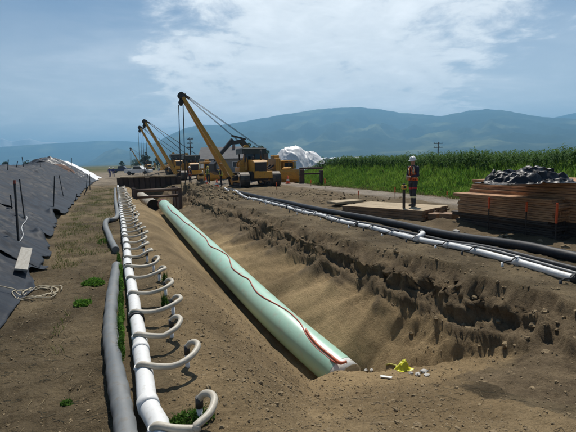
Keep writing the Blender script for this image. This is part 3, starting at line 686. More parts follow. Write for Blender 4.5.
def pipeline():
    o0 = Vector(PL[0]); r = empty('pipeline', o0); tag(r, 'long pale green coated steel pipeline lying down the open trench', 'pipeline')
    L_ = [Vector(p)-o0 for p in PL]
    d0 = (L_[0]-L_[1]).normalized()
    MB().tube(L_, PIPE_R, 48, caps=False).build('coated_pipe', M_PIPE, r)
    # bare cut-back end, short hollow mouth
    b = MB(); e0 = L_[0]; pts = [e0, e0+d0*.22]; b.tube(pts, PIPE_R-.004, 48, caps=False); b.tube([pts[1], pts[1]-d0*.35], PIPE_R-.03, 48, caps=False)
    n = 48; o = len(b.v)
    b.f += [(48+j, 48+(j+1) % n, 96+(j+1) % n, 96+j) for j in range(n)]; b.m += [0]*n; b.sm += [False]*n
    b.build('bare_pipe_end', M_BARE, r)
    k = MB(); k.tube([pts[1]-d0*.33, pts[1]-d0*.36], PIPE_R-.028, 48); k.build('bore_shade', M_BLACK, r)  # black disc stands in for the shade deeper inside the pipe
    for idx in (47, 80):
        k = MB(); d = (L_[idx+1]-L_[idx]).normalized(); k.tube([L_[idx]-d*.16, L_[idx]+d*.16], PIPE_R+.005, 48, caps=False); k.build('weld_band', mat('weld_coating', (.50, .64, .54), .4, (.44, .6, .5), 3), r)
    e = L_[-1]; d = (L_[-1]-L_[-2]).normalized(); k = MB(); k.tube([e-d*.35, e+d*.10], PIPE_R+.02, 32); k.build('end_cap', mat('red_cap', (.22, .05, .035), .6, (.14, .04, .03), 3), r)
pipeline()
def cable(pxs, rad, m, label, lift=1.0, n=8):
    raw = [hit_pipe(*p) for p in pxs]; V = [Vector(c+v*(PIPE_R+rad*lift)) for c, v in raw]; fine = []
    for a in range(len(V)-1):
        p0 = V[max(a-1, 0)]; p1 = V[a]; p2 = V[a+1]; p3 = V[min(a+2, len(V)-1)]
        for s in range(8):
            t = s/8; q = .5*((2*p1)+(p2-p0)*t+(2*p0-5*p1+4*p2-p3)*t*t+(3*p1-p0-3*p2+p3)*t**3)
            x = np.interp(q.y, PL[:, 1], PL[:, 0]); z = np.interp(q.y, PL[:, 1], PL[:, 2]); w = Vector((q.x-x, 0, q.z-z)); w.normalize()
            if q.y > PL[0, 1]: q.x = x+w.x*(PIPE_R+rad*lift); q.z = z+w.z*(PIPE_R+rad*lift)
            fine.append(q)
    fine.append(V[-1]); o = MB().tube(fine, rad, n).build('cable', m); tag(o, label, 'cable'); return o
cable([(167.5, 206), (172, 211.5), (178, 216), (185, 222.5), (192, 227), (201, 234.5), (206, 239), (210, 246), (219, 250.5), (227.5, 256), (230.5, 263), (233, 269), (242, 276), (249, 280), (253, 287), (257.5, 293), (264, 298), (271, 302), (280, 307), (288, 312), (295, 318), (301, 325), (306.5, 335), (312, 343), (318, 349.5), (326, 356), (334, 362), (343, 368.5)], .014, M_RED, 'thin red cable snaking along the top of the green pipeline')
M_HOSEO = mat('orange_hose', (.52, .13, .055), .5, (.42, .10, .05), 8)
cable([(306, 331), (311, 338), (318, 346), (325, 352), (333, 358.5), (341, 364), (347, 368)], .027, M_HOSEO, 'thick orange hose lying on the near end of the green pipeline')
def old_pipe():
    a = Vector(at(153.5, 205.5, -.62)); b = Vector((a.x-.15, a.y+13, a.z-.2)); r = empty('pipe_section', a); tag(r, 'dusty pale pipe with a dark open end beyond the green pipeline', 'pipe')
    d = (b-a).normalized(); MB().tube([Vector((0, 0, 0)), b-a], .40, 32, caps=False).build('pipe_wall', M_OLDPIPE, r)
    k = MB(); k.tube([Vector(), -d*.02], .405, 32, caps=False); k.tube([d*.5, -d*.02], .36, 32, caps=False); n = 32
    k.f += [(32+j, 32+(j+1) % n, 96+(j+1) % n, 96+j) for j in range(n)]; k.m += [0]*n; k.sm += [False]*n
    k.build('pipe_lip', M_STEEL, r); MB().tube([d*.45, d*.5], .365, 32).build('bore_shade', M_BLACK, r)  # black plug painted as the shade within the open end
old_pipe()
def trench_shield():
    y0, y1 = 29.2, 32.6; xl_, xr_ = 1.05, 3.75
    r = empty('trench_shield', (xl_, y0, -1.3)); tag(r, 'rusty steel trench shield with two cross struts where the pipes meet', 'trench shield'); o = Vector((xl_, y0, -1.3))
    for x in (xl_, xr_): 
        k = MB(); k.box(Vector((x, (y0+y1)/2, -.45))-o, (.12, y1-y0, 1.7)); 
        for yy in (y0, (y0+y1)/2, y1): k.box(Vector((x, yy, -.4))-o, (.2, .16, 1.9))
        k.build('side_panel', M_RUST, r)
    for (z, y, w) in ((.47, y0+.1, .15), (.05, y0+.3, .13)): MB().cyl(Vector((xl_, y, z))-o, Vector((xr_, y, z))-o, w/2*1.3, 12).build('strut', mat('brown_steel', (.16, .095, .06), .7, (.10, .06, .04), 3), r)
trench_shield()
def pile_wall():
    y = 46.2; xs = []; k = MB(); n = 12; w = .5
    for i in range(n):
        x = .1+i*w; yy = y+(.16 if i % 2 else 0); top = .85+.05*math.sin(i*2.1)
        k.box((x+w/2, yy, (top-2.3)/2), (w+.06, .05, top+2.3)); k.box((x, y+.08, (top-2.3)/2-.01), (.04, .21, top+2.25))
    tag(k.build('sheet_pile_wall', mat('sheet_pile', (.045, .030, .023), .8, (.075, .048, .035), 1.5)), 'dark rusty sheet pile wall closing the far end of the trench', 'retaining wall')
    k = MB(); 
    k.box((3, 46.05, .91), (5.2, .2, .14), bev=.02)
    tag(k.build('capping_timber', M_WOODL), 'pale timber capping the dark sheet pile wall', 'timber')
pile_wall()
# ------------------------------------------------------------------ timber mats
def mats_stack():
    def one(origin, ang, L_, Wd, th, m, seed, label, group):
        rs = random.Random(seed); r = MB(); nb = 10; w = Wd/nb
        for i in range(nb):
            l = L_+rs.uniform(-.05, .05); [r.box((i*w+w/2, L_/2+rs.uniform(-.04, .04), th*(.26+.5*q)+rs.uniform(-.002, .002)), (w*.955, l+rs.uniform(-.03, .03), th*.455), bev=.006) for q in (0, 1)]
        for yy in (.4, L_/2, L_-.4): r.box((Wd/2, yy, .012), (Wd*.96, .18, .02))
        o = r.build('timber_mat', m); o.location = origin; o.rotation_euler = (0, 0, ang); tag(o, label, 'timber mat', group); return o
    A = at(554, 241, 0); B = at(458, 226, 0); ang = math.atan2(B[1]-A[1], B[0]-A[0])-PI/2; L_ = float(np.linalg.norm(B-A))
    n = 9; g = min(gz(A[0]+.4*i, A[1]+.5*j) for i in range(5) for j in range(5)); th = (1.0-(-.0))/n
    for k in range(n):
        rs = random.Random(300+k); dx = rs.uniform(-.05, .05); dy = rs.uniform(-.12, .10)
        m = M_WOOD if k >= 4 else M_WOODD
        pos = ORD[n-1-k]
        lb = 'topmost brown timber mat of the front stack' if k == n-1 else ('dark bottom timber mat of the front stack' if k == 0 else f'{"brown" if k >= 4 else "dark wet"} timber mat, {pos} from the top of the front stack')
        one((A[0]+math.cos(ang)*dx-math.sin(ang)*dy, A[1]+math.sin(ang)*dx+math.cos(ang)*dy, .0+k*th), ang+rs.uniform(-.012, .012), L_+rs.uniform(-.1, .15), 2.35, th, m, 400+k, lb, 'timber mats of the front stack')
    # orange marker strips on the long face
    u = (B-A)/np.linalg.norm(B-A); out = np.array([math.cos(ang+PI), math.sin(ang+PI), 0])
    for (px, y0, y1, wd, lb) in [(489.2, 197.5, 208.5, .042, 'orange marker stake at the far left of the front timber stack'), (526.8, 202, 211.5, .042, 'orange marker stake in the middle of the front timber stack'), (557.2, 203, 223.5, .05, 'longest orange marker stake at the near corner of the front timber stack')]:
        # meet the vertical plane of the long face
        nrm = out; p0 = A+out*.10; rr = ray(px, y0); t = np.dot(p0-np.array([0, 0, EYE]), nrm)/np.dot(rr, nrm); q1 = rr*t+np.array([0, 0, EYE]); rr = ray(px, y1); t2 = np.dot(p0-np.array([0, 0, EYE]), nrm)/np.dot(rr, nrm); q0 = rr*t2+np.array([0, 0, EYE])
        o = empty('marker_stake', (q1[0], q1[1], gz(q1[0], q1[1]))); bb = Vector((q1[0], q1[1], o.location.z))
        MB().box(Vector((q1[0], q1[1], (q1[2]+q0[2])/2))-bb, (wd, wd*.6, q1[2]-q0[2]), Matrix.Rotation(ang, 3, 'Z')).build('ribbon', M_ORANGE, o)
        MB().box(Vector((q1[0], q1[1], (q0[2]+o.location.z)/2-.05))-bb, (.03, .02, q0[2]-o.location.z+.1), Matrix.Rotation(ang, 3, 'Z')).build('lath', M_WOODD, o)
        tag(o, lb, 'marker stake', 'orange markers at the timber stack')
    # back stack
    A2 = at(473, 203, 0); 
    c0 = atd(472.5, 179.5, 13.6); h = float(c0[2]); n2 = 10; th2 = h/n2
    u2 = np.array([-.05, -1.0, 0]); ang2 = ang
    o2 = c0+np.array([math.sin(ang), -math.cos(ang), 0])*4.6
    for k in range(n2):
        rs = random.Random(500+k); pos = ORD[n2-1-k]
        lb = 'topmost brown timber mat of the back stack, under the black plastic' if k == n2-1 else f'brown timber mat, {pos} from the top of the back stack'
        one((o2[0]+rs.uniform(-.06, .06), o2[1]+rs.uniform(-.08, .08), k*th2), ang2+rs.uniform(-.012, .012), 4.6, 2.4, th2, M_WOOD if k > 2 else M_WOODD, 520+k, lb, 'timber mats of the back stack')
    # platform under the worker
    P = at(422, 221, 0); Q = at(444, 216, 0); a3 = math.atan2(Q[1]-P[1], Q[0]-P[0]); L3 = 3.35
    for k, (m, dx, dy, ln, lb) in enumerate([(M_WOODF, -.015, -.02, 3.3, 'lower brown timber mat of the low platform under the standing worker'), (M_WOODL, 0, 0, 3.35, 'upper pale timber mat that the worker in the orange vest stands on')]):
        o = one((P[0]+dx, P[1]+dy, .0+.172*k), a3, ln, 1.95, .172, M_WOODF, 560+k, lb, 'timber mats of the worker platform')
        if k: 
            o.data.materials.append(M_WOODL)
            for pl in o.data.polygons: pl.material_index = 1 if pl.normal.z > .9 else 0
    global PLAT; PLAT = .344
    q = at(449, 221.5, 0); k = MB(); k.box((0, 0, .12), (.5, .42, .24), bev=.01); k.box((.05, .5, .1), (.45, .3, .2), bev=.01)
    o = k.build('timber_offcut', M_WOODF); o.location = (q[0], q[1], gz(q[0], q[1])-.02); o.rotation_euler = (0, 0, a3); tag(o, 'short brown timber offcut lying right of the worker platform', 'timber')
    q = at(349, 205.5, .05); k = MB()
    for i in range(3): k.box((0, i*.27, .06), (1.5, .24, .1), bev=.008)
    o = k.build('boards', M_WOODL); o.location = (q[0], q[1], gz(q[0], q[1])); o.rotation_euler = (0, 0, a3-.25); tag(o, 'pale loose boards lying left of the worker platform', 'boards')
    # black plastic heap on the back stack
    C0 = at(528, 182.5, h); nx, ny = 90, 70; us = np.linspace(-1, 1, nx); vs = np.linspace(-1, 1, ny); U, V = np.meshgrid(us, vs)
    hx_, hy_ = 1.12, .62; ca, sa = RT[0], RT[1]
    lx = U*hx_; ly = V*hy_; X = C0[0]+lx*ca-ly*sa; Y = C0[1]+lx*sa+ly*ca
    X += .08*fbm(U*3, V*3, 3, 601); Y += .08*fbm(U*3, V*3, 3, 602)
    rr = np.hypot(U*.98, V); env = (1-sm(.45, 1.0, rr+.25*fbm(U*2.2, V*2.2, 3, 603)))
    Z = h+.004+env*(.20+.20*np.clip(fbm(U*1.7+1, V*1.2, 2, 604)+.4, 0, 1)+.10*(ridged(U*2.2+V*1.5, V*1.8-U*.7, 3, 605, .4)-.9)+.015*ridged(U*6-V*3, V*4, 2, 608))+.006*ridged(U*5, V*5, 2, 607)*(.2+env)
    Z = np.maximum(Z, h+.006)
    o = grid('plastic_heap', X, Y, Z, M_PLASTIC); md = o.modifiers.new('t', 'SOLIDIFY'); md.thickness = .008; md.offset = -1; tag(o, 'crumpled black plastic sheeting heaped on top of the back timber stack', 'plastic sheet')
mats_stack()
def survey_post():
    p = at(403.8, 218, 0); g = gz(p[0], p[1]); r = empty('survey_post', (p[0], p[1], g)); tag(r, 'dark post with a small yellow survey instrument standing before the worker platform', 'survey post')
    MB().box((0, 0, .45), (.075, .075, 1.1), bev=.006).build('post', M_WOODD, r)
    k = MB(); k.box((0, 0, 1.08), (.17, .13, .13), bev=.02); k.build('instrument', mat('instrument_yellow', (.62, .33, .05), .5), r)
    k = MB(); k.cyl((-.02, -.09, 1.09), (-.02, .09, 1.09), .04, 12); k.box((0, 0, 1.175), (.1, .04, .06), bev=.01); k.build('eyepiece', M_BLACK, r)
survey_post()
def marker(px, y1, y0, label, w=.055):
    p = at(px, y1, 0); g = gz(p[0], p[1]); p = at(px, y1, g); d = float(np.dot(p-np.array([0, 0, EYE]), FW)); top = float(atd(px, y0, d)[2])
    o = empty('marker_stake', (p[0], p[1], g)); h = top-g
    MB().box((0, 0, h*.28), (w*.6, w*.35, h*.62), bev=.003).build('lath', M_WOOD, o)
    MB().box((0, 0, h*.77), (w, w*.5, h*.46), bev=.004).build('painted_top', M_ORANGE, o)
    tag(o, label, 'marker stake', 'orange marker stakes along the gravel road'); return o
marker(395, 199, 187, 'orange-topped stake just left of the standing worker')
marker(358.4, 200, 190.5, 'orange-topped stake left of the worker platform')
marker(447, 199, 191.5, 'orange-topped stake between the worker and the front timber stack')
marker(325, 189, 178.5, 'orange-topped stake on the road before the end of the crop field', .08)
marker(276.7, 191, 182, 'orange-topped stake on bare soil before the nearest pipelayer tracks', .075)
marker(311, 186, 180, 'small orange-topped stake in front of the rusty frame', .07)

# ------------------------------------------------------------------ people
def capsule(b, p0, r0, p1, r1, n=12, flat=1.0):
    p0 = Vector(p0); p1 = Vector(p1); d = (p1-p0); L_ = d.length; d.normalize(); pts = []; rs = []
    for t in (.02, .25, .5, .75, .95): pts.append(p0-d*(r0*math.cos(t*PI/2))); rs.append(max(r0*math.sin(t*PI/2), 1e-3))
    pts += [p0+(p1-p0)*.33, p0+(p1-p0)*.66]; rs += [r0+(r1-r0)*.33, r0+(r1-r0)*.66]
    for t in (.95, .75, .5, .25, .02): pts.append(p1+d*(r1*math.cos(t*PI/2))); rs.append(max(r1*math.sin(t*PI/2), 1e-3))
    b.tube(pts, rs, n)
def ellchain(b, rows, n=20):
    vs = [(cx+rx*math.cos(2*PI*j/n), cy+ry*math.sin(2*PI*j/n), z) for (cx, cy, z, rx, ry) in rows for j in range(n)]; k = len(rows)
    b.add(vs, [(i*n+j, i*n+(j+1) % n, (i+1)*n+(j+1) % n, (i+1)*n+j) for i in range(k-1) for j in range(n)]+[tuple(range(n-1, -1, -1)), tuple(range((k-1)*n, k*n))], 0, True)
def make_body(pose, mats_):
    """pose: joints in local space (front = +Y). mats_: skin, shirt, trousers, boots"""
    b = MB(); J = pose
    ellchain(b, [(0, .0, .84, .10, .09), (0, 0, .88, .155, .115), (0, -.01, .97, .165, .12), (0, 0, 1.07, .148, .108), (0, .01, 1.18, .162, .115), (0, .015, 1.30, .178, .122), (0, .005, 1.39, .17, .105), (0, -.005, 1.45, .11, .075), (0, 0, 1.48, .062, .06)])
    capsule(b, (0, -.002, 1.44), .062, J['head']+Vector((0, -.01, -.06)), .056)
    hd = J['head']; tw = Matrix.Rotation(J.get('turn', 0), 3, 'Z') @ Matrix.Rotation(J.get('nod', 0), 3, 'X')
    H = lambda p: hd+tw @ Vector(p)
    for (c, r) in [((0, -.015, .03), .088), ((0, .01, .0), .082), ((0, .03, -.045), .066), ((0, .045, -.085), .042)]: b.ell(H(c), (r*.9, r*1.02, r*1.08), 14)
    capsule(b, H((0, .09, .005)), .010, H((0, .112, -.03)), .016, 8); b.ell(H((0, .088, -.062)), (.024, .014, .008), 8)
    for s in (-1, 1): b.ell(H((s*.078, -.005, -.012)), (.012, .022, .033), 8); b.ell(H((s*.03, .088, .018)), (.02, .01, .007), 8)
    for s in 'LR':
        sh, el, wr, hp, kn, an = (J[k+s] for k in ('sh', 'el', 'wr', 'hp', 'kn', 'an'))
        capsule(b, sh, .062, el, .047); capsule(b, el, .047, wr, .034)
        capsule(b, hp, .092, kn, .063); capsule(b, kn, .062, an, .046)
        t = J['toe'+s]; capsule(b, an+Vector((0, 0, -.045)), .043, t, .038)
        f = (wr-el).normalized(); sd = J.get('palm'+s, Vector((1 if s == 'R' else -1, 0, 0))); sd = (sd-f*sd.dot(f)).normalized(); nn = f.cross(sd)
        for i in range(4):
            o = (i-1.5)*.021; k0 = wr+f*.035+sd*o*.8; k1 = wr+f*.092+sd*o; ln = (.062, .075, .07, .055)[i]; curl = (.5+.12*i)
            k2 = k1+f*(ln*.5*math.cos(curl*.6))+nn*(ln*.5*math.sin(curl*.6)); k3 = k2+f*(ln*.5*math.cos(curl*1.6))+nn*(ln*.5*math.sin(curl*1.6))
            capsule(b, k0, .014, k1, .0125, 8); capsule(b, k1, .0105, k2, .0095, 8); capsule(b, k2, .0095, k3, .008, 8)
        capsule(b, wr, .03, wr+f*.05, .026, 10)
        q0 = wr+f*.03+sd*-.03; q1 = q0+f*.035+sd*-.026+nn*.012; q2 = q1+f*.035+sd*-.004+nn*.01; capsule(b, q0, .014, q1, .012, 8); capsule(b, q1, .012, q2, .009, 8)
    o = b.build('person', mats_)
    rm = o.modifiers.new('r', 'REMESH'); rm.mode = 'VOXEL'; rm.voxel_size = .0095
    smo = o.modifiers.new('s', 'SMOOTH'); smo.factor = .5; smo.iterations = 2
    dg = bpy.context.evaluated_depsgraph_get(); me = D.meshes.new_from_object(o.evaluated_get(dg)); o.modifiers.clear(); old = o.data; o.data = me; D.meshes.remove(old)
    me.materials.clear()
    for m in mats_: me.materials.append(m)
    n = len(me.polygons); c = np.empty(n*3, np.float32); me.polygons.foreach_get('center', c); c = c.reshape(-1, 3); mi = np.ones(n, np.int32)
    mi[c[:, 2] < .95+.02*np.sin(c[:, 0]*20)] = 2; mi[c[:, 2] < .15] = 3
    for s in 'LR':
        for pw, lo in ((J['wr'+s], .0),):
            el = J['el'+s]; f = np.array((pw-el).normalized()); dd = (c-np.array(pw)); al = dd@f; rad = np.linalg.norm(dd, axis=1); mi[(al > -.012) & (rad < .22) & (np.linalg.norm(dd-al[:, None]*f, axis=1) < .075)] = 0
        an = J['an'+s]; mi[(np.linalg.norm(c-np.array(J['toe'+s]), axis=1) < .12) & (c[:, 2] < an.z+.1)] = 3
    hh = np.array(J['head']); mi[(c[:, 2] > 1.475) & (np.linalg.norm(c-hh, axis=1) < .26)] = 0
    me.polygons.foreach_set('material_index', mi); me.polygons.foreach_set('use_smooth', np.ones(n, bool)); me.update()
    return o
def V3(*a): return Vector(a)
POSE_STAND = dict(head=V3(0, .03, 1.625), turn=.1, nod=-.1, shL=V3(-.185, 0, 1.40), elL=V3(-.25, -.02, 1.13), wrL=V3(-.235, .08, .89), shR=V3(.185, 0, 1.40), elR=V3(.25, -.02, 1.13), wrR=V3(.235, .08, .89), palmL=V3(0, 1, 0), palmR=V3(0, 1, 0),
    hpL=V3(-.095, 0, .89), knL=V3(-.12, .02, .49), anL=V3(-.13, -.02, .10), toeL=V3(-.145, .13, .045), hpR=V3(.095, 0, .89), knR=V3(.115, .02, .49), anR=V3(.12, -.02, .10), toeR=V3(.14, .13, .045))
POSE_MAIN = dict(POSE_STAND, turn=.15, nod=-.22, elL=V3(-.235, .03, 1.12), wrL=V3(-.06, .225, 1.08), elR=V3(.235, .03, 1.12), wrR=V3(.07, .22, 1.03), palmL=V3(0, 0, 1), palmR=V3(0, 0, 1),
    knL=V3(-.105, .06, .49), anL=V3(-.11, .05, .10), toeL=V3(-.13, .20, .045), knR=V3(.10, -.02, .48), anR=V3(.10, -.10, .10), toeR=V3(.12, .05, .045))
POSE_BEND = dict(POSE_STAND, elL=V3(-.23, .08, 1.14), wrL=V3(-.20, .30, 1.06), elR=V3(.24, .06, 1.13), wrR=V3(.17, .28, 1.0), palmL=V3(0, 0, 1), palmR=V3(0, 0, 1))
M_SKIN = mat('skin', (.42, .24, .16), .55, (.36, .19, .13), 12)
M_NAVY = mat('navy_shirt', (.022, .025, .045), .85, (.035, .035, .055), 14, bump=.004, bscale=30); M_TROU = mat('dark_trousers', (.018, .024, .036), .85, (.035, .04, .052), 12, bump=.004, bscale=25)
M_BOOT = mat('work_boot', (.03, .024, .02), .7, (.08, .06, .045), 9); M_VEST = mat('orange_vest', (.80, .17, .03), .7, (.66, .12, .025), 10, bump=.004, bscale=22)
M_LIME = mat('lime_vest', (.55, .68, .06), .7, (.45, .56, .05), 10); M_TAPE = mat('reflective_tape', (.68, .66, .45), .4); M_HAT = mat('white_hardhat', (.80, .80, .77), .3)
M_BLUEJ = mat('blue_overalls', (.03, .045, .17), .8, (.02, .03, .12), 10); M_EYE = mat('eye_white', (.5, .5, .48), .3); M_REDT = mat('red_band', (.42, .03, .03), .7)
def dress(o, pose, vest, hat=M_HAT, leg=True):
    hd = pose['head']; tw = Matrix.Rotation(pose.get('turn', 0), 4, 'Z') @ Matrix.Rotation(pose.get('nod', 0), 4, 'X')
    k = MB(); prof = [(.104, 0), (.112, .02), (.11, .05), (.098, .085), (.072, .112), (.04, .126), (.001, .131)]; k.lathe(prof, (0, -.005, .045), 20, 0, .95, 1.12); k.lathe([(.104, 0), (.135, -.008), (.137, -.003), (.106, .012)], (0, .012, .045), 20, 0, .92, 1.18); k.lathe([(.104, .002), (.001, .004)], (0, -.005, .045), 20, 0, .95, 1.12); k.box((0, 0, .168), (.03, .19, .016), bev=.005)
    h = k.build('hard_hat', hat, o); h.matrix_local = Matrix.Translation(hd) @ tw
    for s in (-1, 1):
        e = MB().ell((s*.031, .092, .012), (.011, .006, .007), 8).build('eye', M_EYE, o); e.matrix_local = Matrix.Translation(hd) @ tw
    if vest:
        k = MB(); rows = [(0, -.005, .93, .176, .135), (0, -.005, .99, .178, .134), (0, 0, 1.05, .168, .128), (0, .003, 1.10, .168, .127), (0, .01, 1.18, .178, .132), (0, .014, 1.24, .186, .136), (0, .014, 1.30, .193, .139), (0, .01, 1.36, .19, .130), (0, .005, 1.41, .165, .112), (0, 0, 1.445, .125, .09)]
        n = 40; vs = []
        for (cx, cy, z, rx, ry) in rows:
            for j in range(n):
                w = 2*PI*j/n; a = 1+.018*math.sin(9*w+z*21)+.012*math.sin(5*w-z*33); vs.append((cx+rx*a*math.cos(w), cy+ry*a*math.sin(w), z+.006*math.sin(7*w)))
        for i in range(len(rows)-1):
            for j in range(n):
                w = 2*PI*(j+.5)/n; front = abs(((w-PI/2+PI) % (2*PI))-PI) < .16
                arm = (abs(math.cos(w)) > .80) and rows[i][2] > 1.2
                if front or arm: continue
                band = 1 if i in (2, ) or (i >= 4 and abs(abs(math.cos(w))-.55) < .11) else 0
                k.add([vs[i*n+j], vs[i*n+(j+1) % n], vs[(i+1)*n+(j+1) % n], vs[(i+1)*n+j]], [(0, 1, 2, 3)], band, True)
        v = k.build('vest', [vest, M_TAPE], o); bm = bmesh.new(); bm.from_mesh(v.data); bmesh.ops.remove_doubles(bm, verts=bm.verts, dist=1e-4); bm.to_mesh(v.data); bm.free(); md = v.modifiers.new('t', 'SOLIDIFY'); md.thickness = .008; md.offset = 1
    if leg:
        for s in 'LR':
            for (t, a) in ((.55, 'kn'), (.35, 'sh')):
                p0 = pose['hp'+s] if a == 'kn' else pose['kn'+s]; p1 = pose['kn'+s] if a == 'kn' else pose['an'+s]; c = p0.lerp(p1, t); d = (p1-p0).normalized(); rr = .084 if a == 'kn' else .064
                MB().tube([c-d*.035, c+d*.035], rr, 16, caps=False).build('leg_band', M_REDT if a == 'kn' else M_TAPE, o)
def people():
    w = at(413, 206.3, PLAT); o = make_body(POSE_MAIN, [M_SKIN, M_NAVY, M_TROU, M_BOOT]); dress(o, POSE_MAIN, M_VEST)
    o.location = (w[0], w[1], PLAT-.006); o.rotation_euler = (0, 0, math.radians(104)); tag(o, 'worker in orange vest and white hard hat standing on the timber platform', 'person')
    base = make_body(POSE_STAND, [M_SKIN, M_NAVY, M_TROU, M_BOOT]); dress(base, POSE_STAND, M_LIME, leg=False)
    base2 = make_body(POSE_BEND, [M_SKIN, M_BLUEJ, M_BLUEJ, M_BOOT]); dress(base2, POSE_BEND, None, leg=False)
    base3 = make_body(POSE_BEND, [M_SKIN, M_NAVY, M_TROU, M_BOOT]); dress(base3, POSE_BEND, M_LIME, hat=mat('yellow_hardhat', (.7, .5, .05), .35), leg=False)
    base4 = make_body(POSE_STAND, [M_SKIN, M_NAVY, M_TROU, M_BOOT]); dress(base4, POSE_STAND, M_VEST, leg=False)
    def put(o, px, py, rz, label, z=0.0):
        p = at(px, py, z); g = gz(p[0], p[1]); p = at(px, py, g); o.location = (p[0], p[1], gz(p[0], p[1])-.01); o.rotation_euler = (0, 0, rz); tag(o, label, 'person', 'workers on the far site')
    put(base, 221.5, 186.5, 1.2, 'worker in lime vest standing by the foot of the nearest crane boom')
    put(base3, 208.5, 183, 2.6, 'worker in lime vest and yellow hard hat beside the second pipelayer')
    b = copy_tree(base2); put(base2, 110, 177.5, 2.9, 'worker in blue overalls, left one of two beside the far white sheet'); put(b, 113.6, 177.6, 3.6, 'worker in blue overalls and white hard hat nearest the trench at the far white sheet')
    put(base4, 190.5, 184.5, 2.0, 'worker in orange vest standing by the hook lines over the trench')
people()
# ------------------------------------------------------------------ machines
def track_shape(L_, H_, n=10):
    r = H_/2; pts = []
    for i in range(n+1): a = -PI/2-PI*i/n; pts.append((-(L_/2-r)+r*math.cos(a)*1.0, r+r*math.sin(a)))
    for i in range(n+1): a = PI/2-PI*i/n; pts.append(((L_/2-r)+r*math.cos(a), r+r*math.sin(a)))
    return pts
def crawler(parent, cx, L_, H_, wd, name='track'):
    """a crawler track running along local Y at x = cx"""
    t = empty(name, (cx, 0, 0)); t.parent = parent
    pts = track_shape(L_, H_); k = MB(); n = len(pts)
    for a in range(n):
        p, q = pts[a], pts[(a+1) % n]; l = math.hypot(q[0]-p[0], q[1]-p[1]); m = max(1, int(l/.2)); ang = math.atan2(q[1]-p[1], q[0]-p[0])
        for s in range(m):
            f = (s+.5)/m; y = p[0]+(q[0]-p[0])*f; z = p[1]+(q[1]-p[1])*f; R = Matrix.Rotation(ang, 3, 'X')
            k.box((0, y, z), (wd, l/m*.96, .05), R); k.box(Vector((0, y, z))+R @ Vector((0, 0, -.045)) if a >= 0 else 0, (wd, .03, .06), R)
    k.build('track_chain', M_TRACK, t)
    k = MB(); r = H_/2-.09
    k.box((0, 0, H_/2), (wd*.55, L_-H_*1.1, H_*.42), bev=.03); k.build('track_frame', M_YEL, t)
    for y in (-(L_/2-H_/2), L_/2-H_/2): k = MB(); k.cyl((-wd*.32, y, H_/2), (wd*.32, y, H_/2), r, 18); k.cyl((-wd*.36, y, H_/2), (wd*.36, y, H_/2), r*.45, 12); k.build('sprocket', M_YEL if y > 0 else M_STEEL, t)
    k = MB()
    for i in range(6): y = -(L_/2-H_*.95)+(L_-H_*1.9)*i/5; k.cyl((-wd*.3, y, .16), (wd*.3, y, .16), .12, 10)
    k.build('rollers', M_STEEL, t); return t
def rope_lines(parent, lines, r=.018, name='hoist_rope'):
    for p, q in lines: MB().tube([Vector(p), Vector(q)], r, 6).build(name, M_CABLE, parent)
